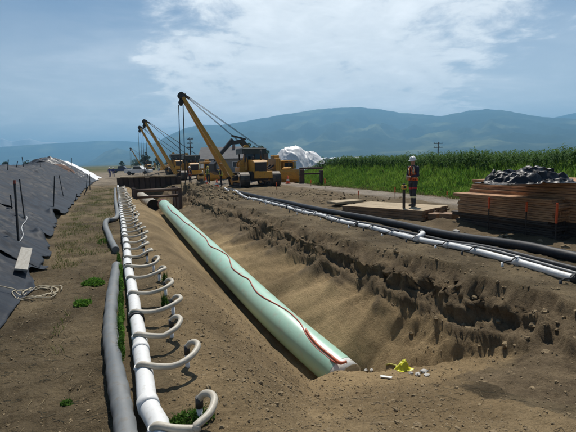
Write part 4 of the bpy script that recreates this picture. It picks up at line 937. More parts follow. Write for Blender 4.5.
def pipelayer(label, tip_local, hook_z):
    """sideboom pipelayer, front towards -Y (the camera), boom hinged on the -X side"""
    r = empty('pipelayer'); tag(r, label, 'pipelayer crane', 'sideboom pipelayers along the trench')
    crawler(r, -1.3, 4.3, 1.15, .75); crawler(r, 1.3, 4.3, 1.15, .75)
    k = MB(); k.box((0, 0, .85), (1.5, 3.4, .75), bev=.06); k.box((0, -.2, .62), (2.5, .5, .3)); k.box((0, 1.2, .62), (2.5, .5, .3)); k.build('chassis', M_STEEL, r)
    k = MB(); k.prism([(-2.0, 1.15), (-2.05, 1.95), (-1.9, 2.08), (-.35, 2.18), (-.3, 1.15)], 'x', -.56, .56); k.build('engine_hood', M_YEL, r)
    k = MB(); k.box((0, -2.07, 1.58), (.96, .06, .74), bev=.02)
    for i in range(7): k.box((0, -2.11, 1.28+i*.1), (.88, .03, .035))
    k.build('radiator_grille', M_STEEL, r)
    MB().cyl((.3, -1.2, 2.1), (.3, -1.2, 2.95), .07, 12).build('exhaust', M_STEEL, r); MB().cyl((-.25, -.8, 2.1), (-.25, -.8, 2.45), .11, 12).build('air_filter', M_STEEL, r)
    for y in (-.3, 1.55):
        k = MB()
        for x in (-.78, .78): k.box((x, y, 2.1), (.11, .11, 1.75), bev=.01)
        k.box((0, y, 1.5 if y > 0 else 2.9), (1.56, .05, .6 if y > 0 else .08)); k.build('cab_frame', M_STEEL, r)
    k = MB(); k.box((0, .62, 3.03), (2.05, 2.35, .14), bev=.04); k.box((0, .62, 3.12), (1.7, 1.9, .06), bev=.02); k.box((0, -.52, 2.80), (1.95, .05, .34)); k.box((1.0, .62, 2.80), (.05, 2.2, .34)); k.box((-1.0, .62, 2.80), (.05, 2.2, .34)); k.build('canopy', mat('canopy_paint', (.022, .032, .028), .5, (.04, .05, .042), 2), r)
    k = MB(); k.box((0, 1.1, 1.75), (.55, .16, .75), bev=.05); k.box((0, .85, 1.45), (.55, .55, .16), bev=.05); k.build('seat', M_BLACK, r)
    k = MB(); k.box((0, -.26, 2.25), (1.4, .02, .75)); k.build('windscreen', M_GLASS, r)
    k = MB(); k.box((-.95, .3, 1.32), (.75, 1.5, .5), bev=.05); k.cyl((-.9, -.25, 1.75), (-.9, .55, 1.75), .30, 16); k.cyl((-.9, -.3, 1.75), (-.9, -.22, 1.75), .40, 16); k.cyl((-.9, .55, 1.75), (-.9, .63, 1.75), .40, 16); k.build('winch', M_YEL, r)
    k = MB()
    for i in range(3): k.box((1.75+.17*i, .1, 1.55), (.15, 2.1-.2*i, 1.35), bev=.03)
    k.box((1.45, .1, 1.2), (.7, .5, .18)); k.box((1.95, .1, 2.35), (.5, .9, .3), bev=.04); k.build('counterweight', M_YEL, r)
    for y in (-.35, .55): k = MB(); k.beam((.9, y, 1.2), (1.85, y, 1.75), .12, .12); k.build('counterweight_arm', M_STEEL, r)
    k = MB(); k.box((.1, -2.35, .95), (1.5, .14, .55), bev=.03); k.box((-.45, -2.42, 1.0), (.35, .05, .5)); k.build('front_guard', M_YEL, r)
    k = MB(); k.beam((-.75, -.5, 1.3), (-.55, .1, 3.25), .16, .16); k.beam((-.75, .75, 1.3), (-.55, .1, 3.25), .16, .16); k.cyl((-.55, -.15, 3.2), (-.55, .35, 3.2), .2, 14); k.build('mast', M_YEL, r)
    T = Vector(tip_local); f0 = Vector((-2.0, -1.05, .75)); f1 = Vector((-2.0, 1.05, .75)); tt = T-Vector((0, 0, .15))
    k = MB(); d = (T-(f0+f1)/2).normalized(); side = Vector((0, 1, 0))
    for f, s in ((f0, -1), (f1, 1)): k.beam(f, tt+side*(.14*s), .30, .34, up=(0, 1, 0), w1=.26, h1=.22)
    for t in (.18, .42, .68): k.beam(f0.lerp(tt, t), f1.lerp(tt, t), .14, .14)
    k.build('boom', M_YEL, r)
    k = MB(); k.box(T, (.5, .42, .34), Matrix.Rotation(math.atan2(d.z, -d.x)*0, 3, 'Y'), bev=.05); k.cyl(T+Vector((-.12, -.26, -.02)), T+Vector((-.12, .26, -.02)), .27, 16); k.box(T+Vector((.35, 0, -.12)), (.45, .3, .2), Matrix.Rotation(.5, 3, 'Y'), bev=.03); k.build('boom_head', M_STEEL, r)
    for y in (-1.05, 1.05): k = MB(); k.box((-1.88, y, .75), (.5, .3, .42), bev=.04); k.build('boom_pivot', M_STEEL, r)
    bt = T+Vector((-.15, 0, -.55)); k = MB(); k.box(bt, (.26, .3, .55), bev=.06); k.cyl(bt+Vector((0, -.18, 0)), bt+Vector((0, .18, 0)), .2, 14); k.build('upper_block', M_BLACK, r)
    hb = Vector((T.x-.32, T.y, hook_z)); k = MB(); k.box(hb, (.3, .3, .5), bev=.06); k.cyl(hb+Vector((0, -.2, .02)), hb+Vector((0, .2, .02)), .22, 14); k.tube([hb+Vector((0, 0, -.25)), hb+Vector((0, 0, -.45)), hb+Vector((.12, 0, -.58)), hb+Vector((.0, 0, -.68)), hb+Vector((-.12, 0, -.58))], .04, 8); k.build('hook_block', M_STEEL, r)
    rope_lines(r, [(bt+Vector((sx, sy, -.2)), hb+Vector((sx, sy, .2))) for sx in (-.20, .16) for sy in (-.12, .12)], .020)
    rope_lines(r, [(T+Vector((.2, s, 0)), Vector((-.55, .1+s*1.2, 3.2))) for s in (-.12, .12)]+[(T+Vector((.2, s, .06)), Vector((.7, .3+s, 3.2))) for s in (-.16, .16)], .020, 'boom_rope')
    return r
def machines():
    def place(r, x, y, rz, label): r.location = (x, y, gz(x, y)-.03); r.rotation_euler = (0, 0, rz); tag(r, label)
    d1 = 36.6; tip = atd(182.5, 95, d1); base = np.array([10.8, 36.4, 0]); g = gz(*base[:2])
    tl = Vector((tip[0]-base[0], tip[1]-base[1]-.0, tip[2]-g))
    r = pipelayer('x', tl, -.3-g); place(r, base[0], base[1], 0, 'nearest yellow sideboom pipelayer with its long boom over the trench')
    tip = atd(145.5, 126.5, 57.0); b2 = np.array([tip[0]-tl.x, tip[1]-tl.y]); c = copy_tree(r); place(c, b2[0], b2[1], 0, 'second yellow sideboom pipelayer, partly behind the nearest one')
    tip = atd(139.3, 132.5, 72.0); c = copy_tree(r); place(c, tip[0]-tl.x+.2, tip[1]-tl.y, 0, 'third sideboom pipelayer, its thin boom just left of the second boom')
    tip = atd(131, 152, 150.0); c = copy_tree(r); place(c, tip[0]-tl.x, tip[1]-tl.y, 0, 'smallest and farthest sideboom pipelayer beyond the sheet pile wall')
    # excavator behind
    e = empty('excavator'); tag(e, 'excavator with a raised black arm behind the nearest pipelayer', 'excavator')
    crawler(e, -1.2, 4.2, 1.0, .6); crawler(e, 1.2, 4.2, 1.0, .6)
    k = MB(); k.cyl((0, 0, .9), (0, 0, 1.2), .75, 20); k.box((0, 0, .7), (1.9, 1.6, .5), bev=.05); k.build('undercarriage', M_STEEL, e)
    k = MB(); k.box((.1, 1.0, 1.72), (2.7, 2.6, 1.0), bev=.1); k.box((.0, 2.2, 1.7), (2.6, .5, 1.05), bev=.12); k.build('engine_house', M_YEL, e)
    k = MB(); k.prism([(-1.2, 1.2), (-1.25, 2.2), (-.9, 2.95), (.35, 2.95), (.4, 1.2)], 'x', -1.25, -.35); k.build('cab', mat('cab_grey', (.05, .052, .05), .45), e)
    k = MB(); k.prism([(-1.26, 2.0), (-.96, 2.8), (-.94, 2.8), (-1.23, 2.0)], 'x', -1.15, -.45); k.box((-1.26, -.35, 2.3), (.02, 1.0, .8)); k.build('cab_window', M_GLASS, e)
    kn = Vector((.2, -3.3, 4.3)); ft = Vector((.2, -.9, 1.75)); k = MB(); k.beam(ft, kn, .42, .5, up=(0, 0, 1), w1=.36, h1=.52); k.beam(kn+Vector((0, .2, -.1)), Vector((.2, -4.6, 4.0)), .32, .44, w1=.28, h1=.36); k.build('boom', M_STEEL, e)
    s1 = Vector((.2, -4.6, 4.15)); s0 = Vector((.2, -6.3, 2.3)); k = MB(); k.beam(s1+Vector((0, .4, .2)), s0, .28, .42, w1=.22, h1=.26); k.build('stick', M_STEEL, e)
    k = MB()
    for x in (-.08, .48): k.beam((x, -1.0, 1.5), (x, -2.6, 3.55), .13, .13)
    k.beam((.2, -2.7, 4.4), (.2, -4.3, 4.75), .16, .16); k.build('hydraulic_ram', M_STEEL, e)
    k = MB(); pf = [(-6.2, 2.4), (-6.7, 2.0), (-6.65, 1.3), (-6.1, .95), (-5.5, 1.15), (-5.75, 1.35), (-6.1, 1.25), (-6.45, 1.5), (-6.45, 1.95), (-6.05, 2.2)]; k.prism(pf, 'x', -.4, .8); k.build('bucket', M_STEEL, e)
    knw = atd(234.5, 143, 46); e.scale = (.97, .97, .97); e.location = (knw[0]+3.1, knw[1]-1.2, gz(knw[0]+3.3, knw[1])-.02); e.rotation_euler = (0, 0, math.radians(-75))
    # dozer in front of the white heap
    z = empty('bulldozer'); tag(z, 'yellow bulldozer parked in front of the white covered heap', 'bulldozer', 'bulldozers on the far site')
    crawler(z, -1.0, 3.6, 1.05, .6); crawler(z, 1.0, 3.6, 1.05, .6)
    k = MB(); k.box((0, 0, .95), (1.4, 3.0, .7), bev=.06); k.build('chassis', M_YEL, z)
    k = MB(); k.prism([(-1.9, 1.1), (-1.9, 1.9), (-.3, 2.1), (-.3, 1.1)], 'x', -.5, .5); k.build('engine_hood', M_YEL, z)
    k = MB(); pf = [(-2.55, .1), (-2.75, .5), (-2.8, .95), (-2.72, 1.4), (-2.55, 1.75), (-2.45, 1.72), (-2.6, 1.35), (-2.66, .95), (-2.62, .5), (-2.42, .12)]; k.prism(pf, 'x', -1.9, 1.9); k.build('blade', M_YEL, z)
    k = MB(); k.beam((-1.45, .5, .6), (-1.45, -2.5, .6), .2, .28); k.beam((1.45, .5, .6), (1.45, -2.5, .6), .2, .28); k.build('push_arm', M_YEL, z)
    k = MB(); k.box((0, .55, 2.25), (1.5, 1.5, .95), bev=.06); k.box((0, .55, 2.85), (1.75, 1.8, .16), bev=.05); k.build('cab', M_YEL, z); k = MB(); k.box((0, .55, 2.3), (1.53, 1.2, .65)); k.box((0, .55, 2.3), (1.2, 1.53, .65)); k.build('cab_window', M_GLASS, z)
    k = MB(); k.cyl((.25, -1.2, 2.0), (.25, -1.2, 2.8), .06, 10); k.build('exhaust', M_STEEL, z)
    z.scale = (.73, .73, .73); q = at(291, 182, 0); z.location = (q[0]+.3, q[1]+1.2, gz(q[0], q[1]+1)-.02); z.rotation_euler = (0, 0, math.radians(-34))
    for px, py, rz, lb in ((205, 182, 12, 'yellow bulldozer parked between the nearest and second pipelayers'), (172, 176, -60, 'small yellow bulldozer far behind the second boom')):
        c = copy_tree(z); q = at(px, py, 0); c.location = (q[0]+.8, q[1]+2.0, gz(q[0]+.8, q[1]+2)-.02); c.rotation_euler = (0, 0, math.radians(rz)); tag(c, lb)
machines()
def white_heap():
    q = at(297, 178, 0); c = q+np.array([FW[0], FW[1], 0])*4.2; n = 120; us = np.linspace(-1.15, 1.15, n); U, V = np.meshgrid(us, us); hw = 4.6; hd = 4.2
    def hump(a, b, ra, rb, h): r = np.hypot((U-a)/ra, (V-b)/rb); return h*(1-sm(.15, 1.0, r))
    base = np.maximum(hump(-.10, .05, .98, .9, 1.0), hump(.40, .05, .80, .85, .80)); base = np.maximum(base, hump(-.60, .1, .5, .65, .62))
    fold = ridged(U*2.2+.4*fbm(U*2, V*2, 2, 700), V*1.4, 4, 701)-1.2
    Z = 3.75*base+.12*fold*np.clip(base*2.2, 0, 1)+.13*(np.exp(-(perlin(U*3+V, V*2.2-U*.7, 711)/.07)**2)+np.exp(-(perlin(U*2.2-V*1.5, V*2.5+U, 712)/.06)**2))*np.clip(base*2.2, 0, 1)+.05*fbm(U*6, V*6, 3, 704)*np.clip(base*3, 0, 1)
    X = c[0]+RT[0]*U*hw-RT[1]*V*hd; Y = c[1]+RT[1]*U*hw+RT[0]*V*hd; G = base_ground(X, Y, False)
    edge = sm(1.05, 1.15, np.maximum(np.abs(U), np.abs(V)))
    o = grid('covered_heap', X, Y, G+Z-.06-.2*edge, M_WSHEET); tag(o, 'large heap covered in crumpled white sheeting beyond the bulldozer', 'covered heap')
    q = at(310.5, 183, 0); r = empty('steel_frame', (q[0], q[1], gz(q[0], q[1]))); r.scale = (.74, .9, .8); r.rotation_euler = (0, 0, -math.radians(20)); tag(r, 'dark rusty steel frame with an open middle at the end of the crop field', 'steel frame')
    k = MB(); k.box((-1.05, 0, .95), (.55, 1.6, 1.9), bev=.03); k.build('side_panel', M_RUST, r); k = MB(); k.box((1.35, 0, .85), (.3, 1.6, 1.75), bev=.03); k.build('side_panel', M_RUST, r)
    k = MB(); k.box((.1, -.1, 1.98), (2.9, .35, .22), bev=.02); k.build('lintel_beam', M_RUST, r); k = MB(); k.box((.3, 0, 1.35), (2.4, .2, .18), bev=.02); k.build('cross_bar', M_RUST, r)
    # greenhouse roofs on the horizon
    q = atd(336, 161, 210); r = empty('greenhouse', (q[0], q[1], gz(q[0], q[1]))); r.rotation_euler = (0, 0, math.radians(-21)); tag(r, 'pale greenhouse seen on the horizon beside the white covered heap', 'greenhouse')
    k = MB()
    for i in range(7): k.prism([(-14+i*4, 0), (-14+i*4, 2.2), (-12+i*4, 3.1), (-10+i*4, 2.2), (-10+i*4, 0)], 'y', 0, 30)
    k.build('glazing', mat('greenhouse_glass', (.62, .66, .68), .4), r); k = MB()
    for i in range(8): k.box((-14+i*4, -.1, 1.1), (.12, .12, 2.2))
    k.build('post', M_WHITE, r)
white_heap()
def house(px0, px1, pyb, d, wall_h, roof_h, dep, label, wm, rz=0.0, name='house'):
    a = atd(px0, pyb, d); b = atd(px1, pyb, d); w = float(np.linalg.norm((b-a)[:2])); c = (a+b)/2; g = gz(c[0], c[1])
    r = empty(name, (c[0], c[1], g-.05)); r.rotation_euler = (0, 0, -math.radians(21)+rz); tag(r, label, 'house')
    k = MB(); k.prism([(0, 0), (0, wall_h), (dep/2, wall_h+roof_h*.93), (dep, wall_h), (dep, 0)], 'x', -w/2+.4, w/2-.4); k.build('wall', wm, r)
    k = MB(); t = .18; k.prism([(-.5, wall_h-.3), (dep/2, wall_h+roof_h), (dep+.5, wall_h-.3), (dep+.5, wall_h-.3+t), (dep/2, wall_h+roof_h+t), (-.5, wall_h-.3+t)], 'x', -w/2, w/2); ro = k.build('roof', mat('grey_shingles', (.085, .085, .088), .85, (.12, .118, .115), 1.2, bump=.02, bscale=8), r)
    k = MB(); k.box((w*.22, dep*.42, wall_h+roof_h*.95), (.6, .6, 1.2)); k.build('chimney', mat('chimney_brick', (.20, .13, .10), .9), ro)
    for f in (-.3, .02, .3):
        fr = MB().box((w*f, -.02, wall_h*.55), (1.5, .08, 1.2)).build('window', M_WHITE, r); MB().box((w*f, -.07, wall_h*.55), (1.3, .04, 1.0)).build('pane', M_GLASS, fr)
    return r
house(198, 246, 170, 95, 3.0, 2.3, 9, 'grey-roofed house with pale walls behind the pipelayer booms', mat('pale_siding', (.24, .24, .235), .8, (.2, .2, .195), 3))
house(172, 190, 168, 150, 2.6, 2.0, 8, 'small distant house left of the grey-roofed house', mat('cream_siding', (.42, .39, .32), .8, (.36, .33, .27), 3))
def poles():
    def pole(px, py0, py1, d, label, arms):
        b = atd(px, py0, d); t = atd(px, py1, d); g = gz(b[0], b[1]); h = float(t[2])-g; r = empty('utility_pole', (b[0], b[1], g)); r.rotation_euler = (0, 0, -math.radians(30)); tag(r, label, 'utility pole')
        MB().tube([(0, 0, -.3), (0, 0, h*.5), (0, 0, h)], [.17, .14, .11], 10).build('pole', M_WOODD, r)
        for i in range(arms): 
            o = MB().box((0, .12, h-.35-i*.9), (2.0 if arms < 3 else 1.3, .12, .14)).build('crossarm', M_WOODD, r); k = MB()
            for x in (-.85, -.4, .4, .85): k.cyl((x*.75 if arms > 2 else x, .12, h-.28-i*.9), (x*.75 if arms > 2 else x, .12, h-.08-i*.9), .05, 8)
            k.build('insulator', M_STEEL, o)
    pole(438, 160, 142, 105, 'utility pole with crossarms rising behind the crop field', 2)
    pole(191.3, 168, 137.5, 95, 'tall dark pole behind the nearest boom', 3)
poles()

# ------------------------------------------------------------------ trees at the horizon
def leaf_mat(n, c1, c2): return leafy(n, c1, c2, 2.2, .3)
M_LEAF = leaf_mat('tree_leaves', (.030, .052, .018), (.055, .085, .028)); M_BARK = mat('bark', (.07, .055, .042), .9, (.045, .036, .03), 6)
def quads(name, P, A, B, m, parent=None):
    """leaf quads from centres and half axes"""
    V = np.stack([P-A-B*.15, P+B*-1.0*.0-B, P+A-B*.15, P+B], 1); n = len(P)
    return raw_mesh(name, V.reshape(-1, 3), np.arange(n*4).reshape(n, 4), m, False, parent)
def tree_mesh(seed, h, w, nl=2600):
    rg = np.random.default_rng(seed); cl = []
    for i in range(26):
        a = rg.uniform(0, 2*PI); t = rg.uniform(0, 1); rr = w/2*math.sqrt(rg.uniform(0, 1))*(math.sin(PI*min(1, .18+.8*t))**.7); cl.append((rr*math.cos(a), rr*math.sin(a), h*(.28+.66*t), w*rg.uniform(.10, .20)))
    cl = np.array(cl); ix = rg.integers(0, len(cl), nl); v = rg.normal(size=(nl, 3)); v /= np.linalg.norm(v, axis=1)[:, None]; P = cl[ix, :3]+v*(cl[ix, 3]*rg.uniform(.5, 1.1, nl)**.6)[:, None]
    s = rg.uniform(.10, .24, nl)*h/7; A = rg.normal(size=(nl, 3)); A /= np.linalg.norm(A, axis=1)[:, None]; B = np.cross(A, rg.normal(size=(nl, 3))); B /= np.linalg.norm(B, axis=1)[:, None]
    return P, A*s[:, None]*.7, B*s[:, None], cl
def trees():
    protos = []
    for i, (h, w) in enumerate([(7, 6), (5.5, 6.5), (9, 6)]):
        P, A, B, cl = tree_mesh(800+i, h, w); r = empty('tree'); 
        k = MB(); k.tube([(0, 0, -.2), (.05, .03, h*.25), (.0, .1, h*.5), (.1, .05, h*.8)], [h*.035, h*.028, h*.018, h*.006], 8)
        for c in cl[::3]: k.tube([(0, .05, h*.3), (c[0]*.5, c[1]*.5, (c[2]+h*.3)/2), tuple(c[:3])], [h*.014, h*.01, h*.004], 5)
        k.build('trunk', M_BARK, r); quads('crown', P, A, B, M_LEAF, r); protos.append(r)
    spots = [(6, 240, .8), (18, 260, .7), (28, 250, .75), (122, 240, .6), (136, 220, .9), (147, 200, .9), (158, 230, .8), (168, 190, .7), (178, 130, .6), (184, 125, .7), (190, 120, .6), (250, 130, .9), (262, 140, 1.0), (206, 140, 1.0)]
    used = set()
    for j, (px, d, s) in enumerate(spots):
        p = atd(px, 168, d); i = j % 3; pr = protos[i]
        r = copy_tree(pr) if i in used else pr; used.add(i); r.location = (p[0], p[1], gz(p[0], p[1])); r.rotation_euler = (0, 0, j*1.7); r.scale = (s, s, s*.9)
        wh = 'left of the white sheet' if px < 90 else ('between the white sheet and the booms' if px < 172 else 'beside the grey-roofed house')
        tag(r, f'dark green tree on the skyline {wh}', 'tree', f'skyline trees {wh}')
trees()

# ------------------------------------------------------------------ crop field and grass
def blades(P, H_, Wd, lean, rg, az=None):
    """two-segment tapering blades: returns verts, faces"""
    n = len(P); a = rg.uniform(0, 2*PI, n) if az is None else az; side = np.stack([np.cos(a), np.sin(a), 0*a], 1)*Wd[:, None]/2; b = rg.uniform(0, 2*PI, n); ln = np.stack([np.cos(b), np.sin(b), 0*b], 1)*(lean*H_)[:, None]
    m = P+ln*.35+np.stack([0*a, 0*a, H_*.6], 1); t = P+ln+np.stack([0*a, 0*a, H_], 1)
    V = np.stack([P-side, P+side, m+side*.8, m-side*.8, t], 1).reshape(-1, 3); o = (np.arange(n)*5)[:, None]
    return V, np.concatenate([o+np.array([[0, 1, 2]]), o+np.array([[0, 2, 3]]), o+np.array([[3, 2, 4]])])
def field():
    rg = np.random.default_rng(900)
    def pts(n, x0, x1, bias, ymin=3, ymax=50):
        y = ymin+(ymax-ymin)*rg.uniform(0, 1, n)**bias; return rg.uniform(x0, x1, n), y
    g1 = leafy('meadow_grass', (.105, .215, .028), (.20, .325, .05), .6, .45, dirt=(.17, .20, .05))
    x, y = pts(72000, 16.9, 22.6, 1.15); keep = (y+.25*(x-18)) < 50; x, y = x[keep], y[keep]; c = fbm(x*.8, y*.8, 3, 901)
    H_ = (.24+.55*sm(18.8, 21.6, x)+.30*rg.uniform(0, 1, len(x))+.20*np.clip(c, -.6, 1))*(.35+.65*sm(16.9, 18.2, x)); P = np.stack([x, y, base_ground(x, y, False)-.03], 1)
    V, Q = blades(P, np.clip(H_, .08, 2), rg.uniform(.03, .07, len(x)), rg.uniform(.1, .5, len(x)), rg); tag(raw_mesh('grass', V, Q, g1), 'bright green grass on the bank in front of the crop', 'grass', kind='stuff')
    # tall crop: stems with long arching leaves, in rows
    g2 = leafy('crop_leaves', (.045, .100, .020), (.080, .155, .032), .9, .34)
    xs_, ys_ = [], []
    for row in range(9):
        xx = 20.6+row*.75
        yy = np.arange(2, 49.5, .12 if row < 3 else .24); xs_.append(xx+rg.normal(0, .08, len(yy))); ys_.append(yy+rg.normal(0, .05, len(yy)))
    x = np.concatenate(xs_); y = np.concatenate(ys_); k = (y+.25*(x-18)) < 49.5; x, y = x[k], y[k]; n = len(x)
    hh = (1.40+.28*fbm(x*.5, y*.35, 3, 905)+rg.normal(0, .09, n))*(1-.55*sm(44, 50, y+.25*(x-18))); g = base_ground(x, y, False)
    Vs, Qs = [], []; off = 0; nl = 13
    for j in range(nl):
        t = (j+rg.uniform(0, 1, n))/nl; b = rg.uniform(0, 2*PI, n); L_ = rg.uniform(.35, .62, n)*(1-.35*t); wd = rg.uniform(.05, .085, n)
        P = np.stack([x, y, g+hh*(.12+.82*t)], 1); dr = np.stack([np.cos(b), np.sin(b), 0*b], 1); sd = np.stack([-np.sin(b), np.cos(b), 0*b], 1)*wd[:, None]/2; z = np.array([0, 0, 1.])
        m = P+dr*L_[:, None]*.5+z*(L_*.38)[:, None]; e = P+dr*L_[:, None]+z*(L_*rg.uniform(-.1, .35, n))[:, None]
        V = np.stack([P-sd*.5, P+sd*.5, m+sd, m-sd, e], 1).reshape(-1, 3); o = (np.arange(n)*5)[:, None]+off
        Vs.append(V); Qs.append(np.concatenate([o+np.array([[0, 1, 2]]), o+np.array([[0, 2, 3]]), o+np.array([[3, 2, 4]])])); off += n*5
    P = np.stack([x, y, g], 1); V, Q = blades(P, hh*1.02, np.full(n, .035), np.full(n, .04), rg); Vs.append(V); Qs.append(Q+off)
    tag(raw_mesh('crop', np.concatenate(Vs), np.concatenate(Qs), g2), 'tall dark green crop standing in rows along the right', 'crop field', kind='stuff')
    # dry sparse grass on the left path and the lip of the trench
    g3 = leafy('dry_grass', (.19, .17, .07), (.11, .14, .035), 1.6, .3)
    x = np.concatenate([rg.uniform(-2.0, -.2, 16000), rg.normal(-.9, .3, 1800)]); y = np.concatenate([10+34*rg.uniform(0, 1, 16000)**1.2, rg.normal(6.3, 1.1, 1800)])
    k = (fbm(x*1.1, y*.7, 3, 85)+rg.uniform(-.3, .3, len(x)) > .12) & (x > tarp_edge(y)+.12); x, y = x[k], y[k]; k = (y > 10) | (np.hypot((x+.55)/.35, (y-6.2)/.9) < 1); x, y = x[k], y[k]
    P = np.stack([x, y, base_ground(x, y)-.01], 1); V, Q = blades(P, rg.uniform(.03, .12, len(x)), rg.uniform(.006, .014, len(x)), rg.uniform(.3, 1.2, len(x)), rg); tag(raw_mesh('dry_grass', V, Q, g3), 'sparse dry grass on the path beside the left white pipe', 'grass', kind='stuff')
    x = rg.uniform(15.8, 17.4, 5000); y = rg.uniform(4, 46, 5000); k = fbm(x*.9, y*.5, 3, 907) > .1; x, y = x[k], y[k]; P = np.stack([x, y, base_ground(x, y)-.01], 1)
    V, Q = blades(P, rg.uniform(.08, .3, len(x)), rg.uniform(.02, .04, len(x)), rg.uniform(.2, .8, len(x)), rg); tag(raw_mesh('ditch_grass', V, Q, g3), 'rough yellowish grass along the ditch beside the gravel road', 'grass', kind='stuff')
field()
def weeds():
    m = leafy('weed_leaves', (.10, .22, .03), (.15, .29, .045), 20, .4); m2 = leafy('dark_weed_leaves', (.06, .13, .022), (.09, .18, .03), 20, .4)
    def weed(px, py, rad, h, n, label, mm, sx=1.0, sy=1.0):
        p = at(px, py, 0.02); rg = np.random.default_rng(int(px*7+py)); r = empty('weed_plant', (p[0], p[1], gz(p[0], p[1]))); 
        a = rg.uniform(0, 2*PI, n); q = np.sqrt(rg.uniform(0, 1, n))*rad; X = q*np.cos(a)*sx; Y = q*np.sin(a)*sy; zz = base_ground(p[0]+X, p[1]+Y)-r.location.z
        Z = zz+h*rg.uniform(.1, 1, n)*(1-(q/rad)**2*.7); P = np.stack([X, Y, Z], 1); s = rg.uniform(.010, .024, n); A = rg.normal(size=(n, 3)); A[:, 2] *= .5; A /= np.linalg.norm(A, axis=1)[:, None]; B = np.cross(A, rg.normal(size=(n, 3))*np.array([1, 1, .4])); B /= np.linalg.norm(B, axis=1)[:, None]
        quads('leaves', P, A*s[:, None]*.6, B*s[:, None], mm, r); k = MB()
        for i in range(26): g0 = base_ground(p[0]+X[i:i+1]*.8, p[1]+Y[i:i+1]*.8)[0]-r.location.z; k.tube([(X[i]*.8, Y[i]*.8, g0-.01), (X[i]*.9, Y[i]*.95, g0+h*.6), (X[i]*1.15, Y[i]*1.05, g0+h*(.9+.5*(i % 3)/2))], [.0035, .003, .001], 4)
        k.build('stems', mm, r); tag(r, label, 'weed', 'green weeds around the hoses')
    weed(93.5, 284, .17, .12, 900, 'bright green weed clump on the bare soil left of the grey hose', m, 1.15, .9)
    weed(83, 305, .13, .10, 600, 'green weed clump nearer the rope coil than the others', m)
    for q, (px, py, lb) in enumerate([(121, 352, 'strip of weeds between the fat grey hose and the white pipe, nearest the camera'), (121.3, 334, 'strip of weeds between the fat grey hose and the white pipe, second from the camera'), (121.5, 317, 'strip of weeds between the fat grey hose and the white pipe, third from the camera'), (121.5, 301, 'strip of weeds between the fat grey hose and the white pipe, fourth from the camera'), (121.5, 287, 'strip of weeds between the fat grey hose and the white pipe, fifth from the camera'), (121, 273, 'farthest strip of weeds between the fat grey hose and the white pipe'), (119, 260, 'weeds growing past the far end of the fat grey hose')]):
        weed(px, py, .07, (.20, .24, .22, .17, .22, .20, .15)[q], 620, lb, m if q % 3 else m2, .55, 3.6+.5*(q % 2))
    weed(165, 282, .05, .14, 160, 'small weed tuft under a beige hose loop', m2)
    weed(165, 305, .05, .16, 160, 'narrow weed tuft beside a beige hose loop nearer the camera', m2)
    weed(190, 423, .17, .10, 620, 'dark weeds under the nearest beige hose at the bottom edge', m2, 1.2, .6)
    weed(66, 397, .05, .03, 140, 'tiny weed sprout on the path at the lower left', m2)
    weed(103, 240, .16, .08, 260, 'low weeds beside the kinked grey hose', m2, 1, 2)
weeds()

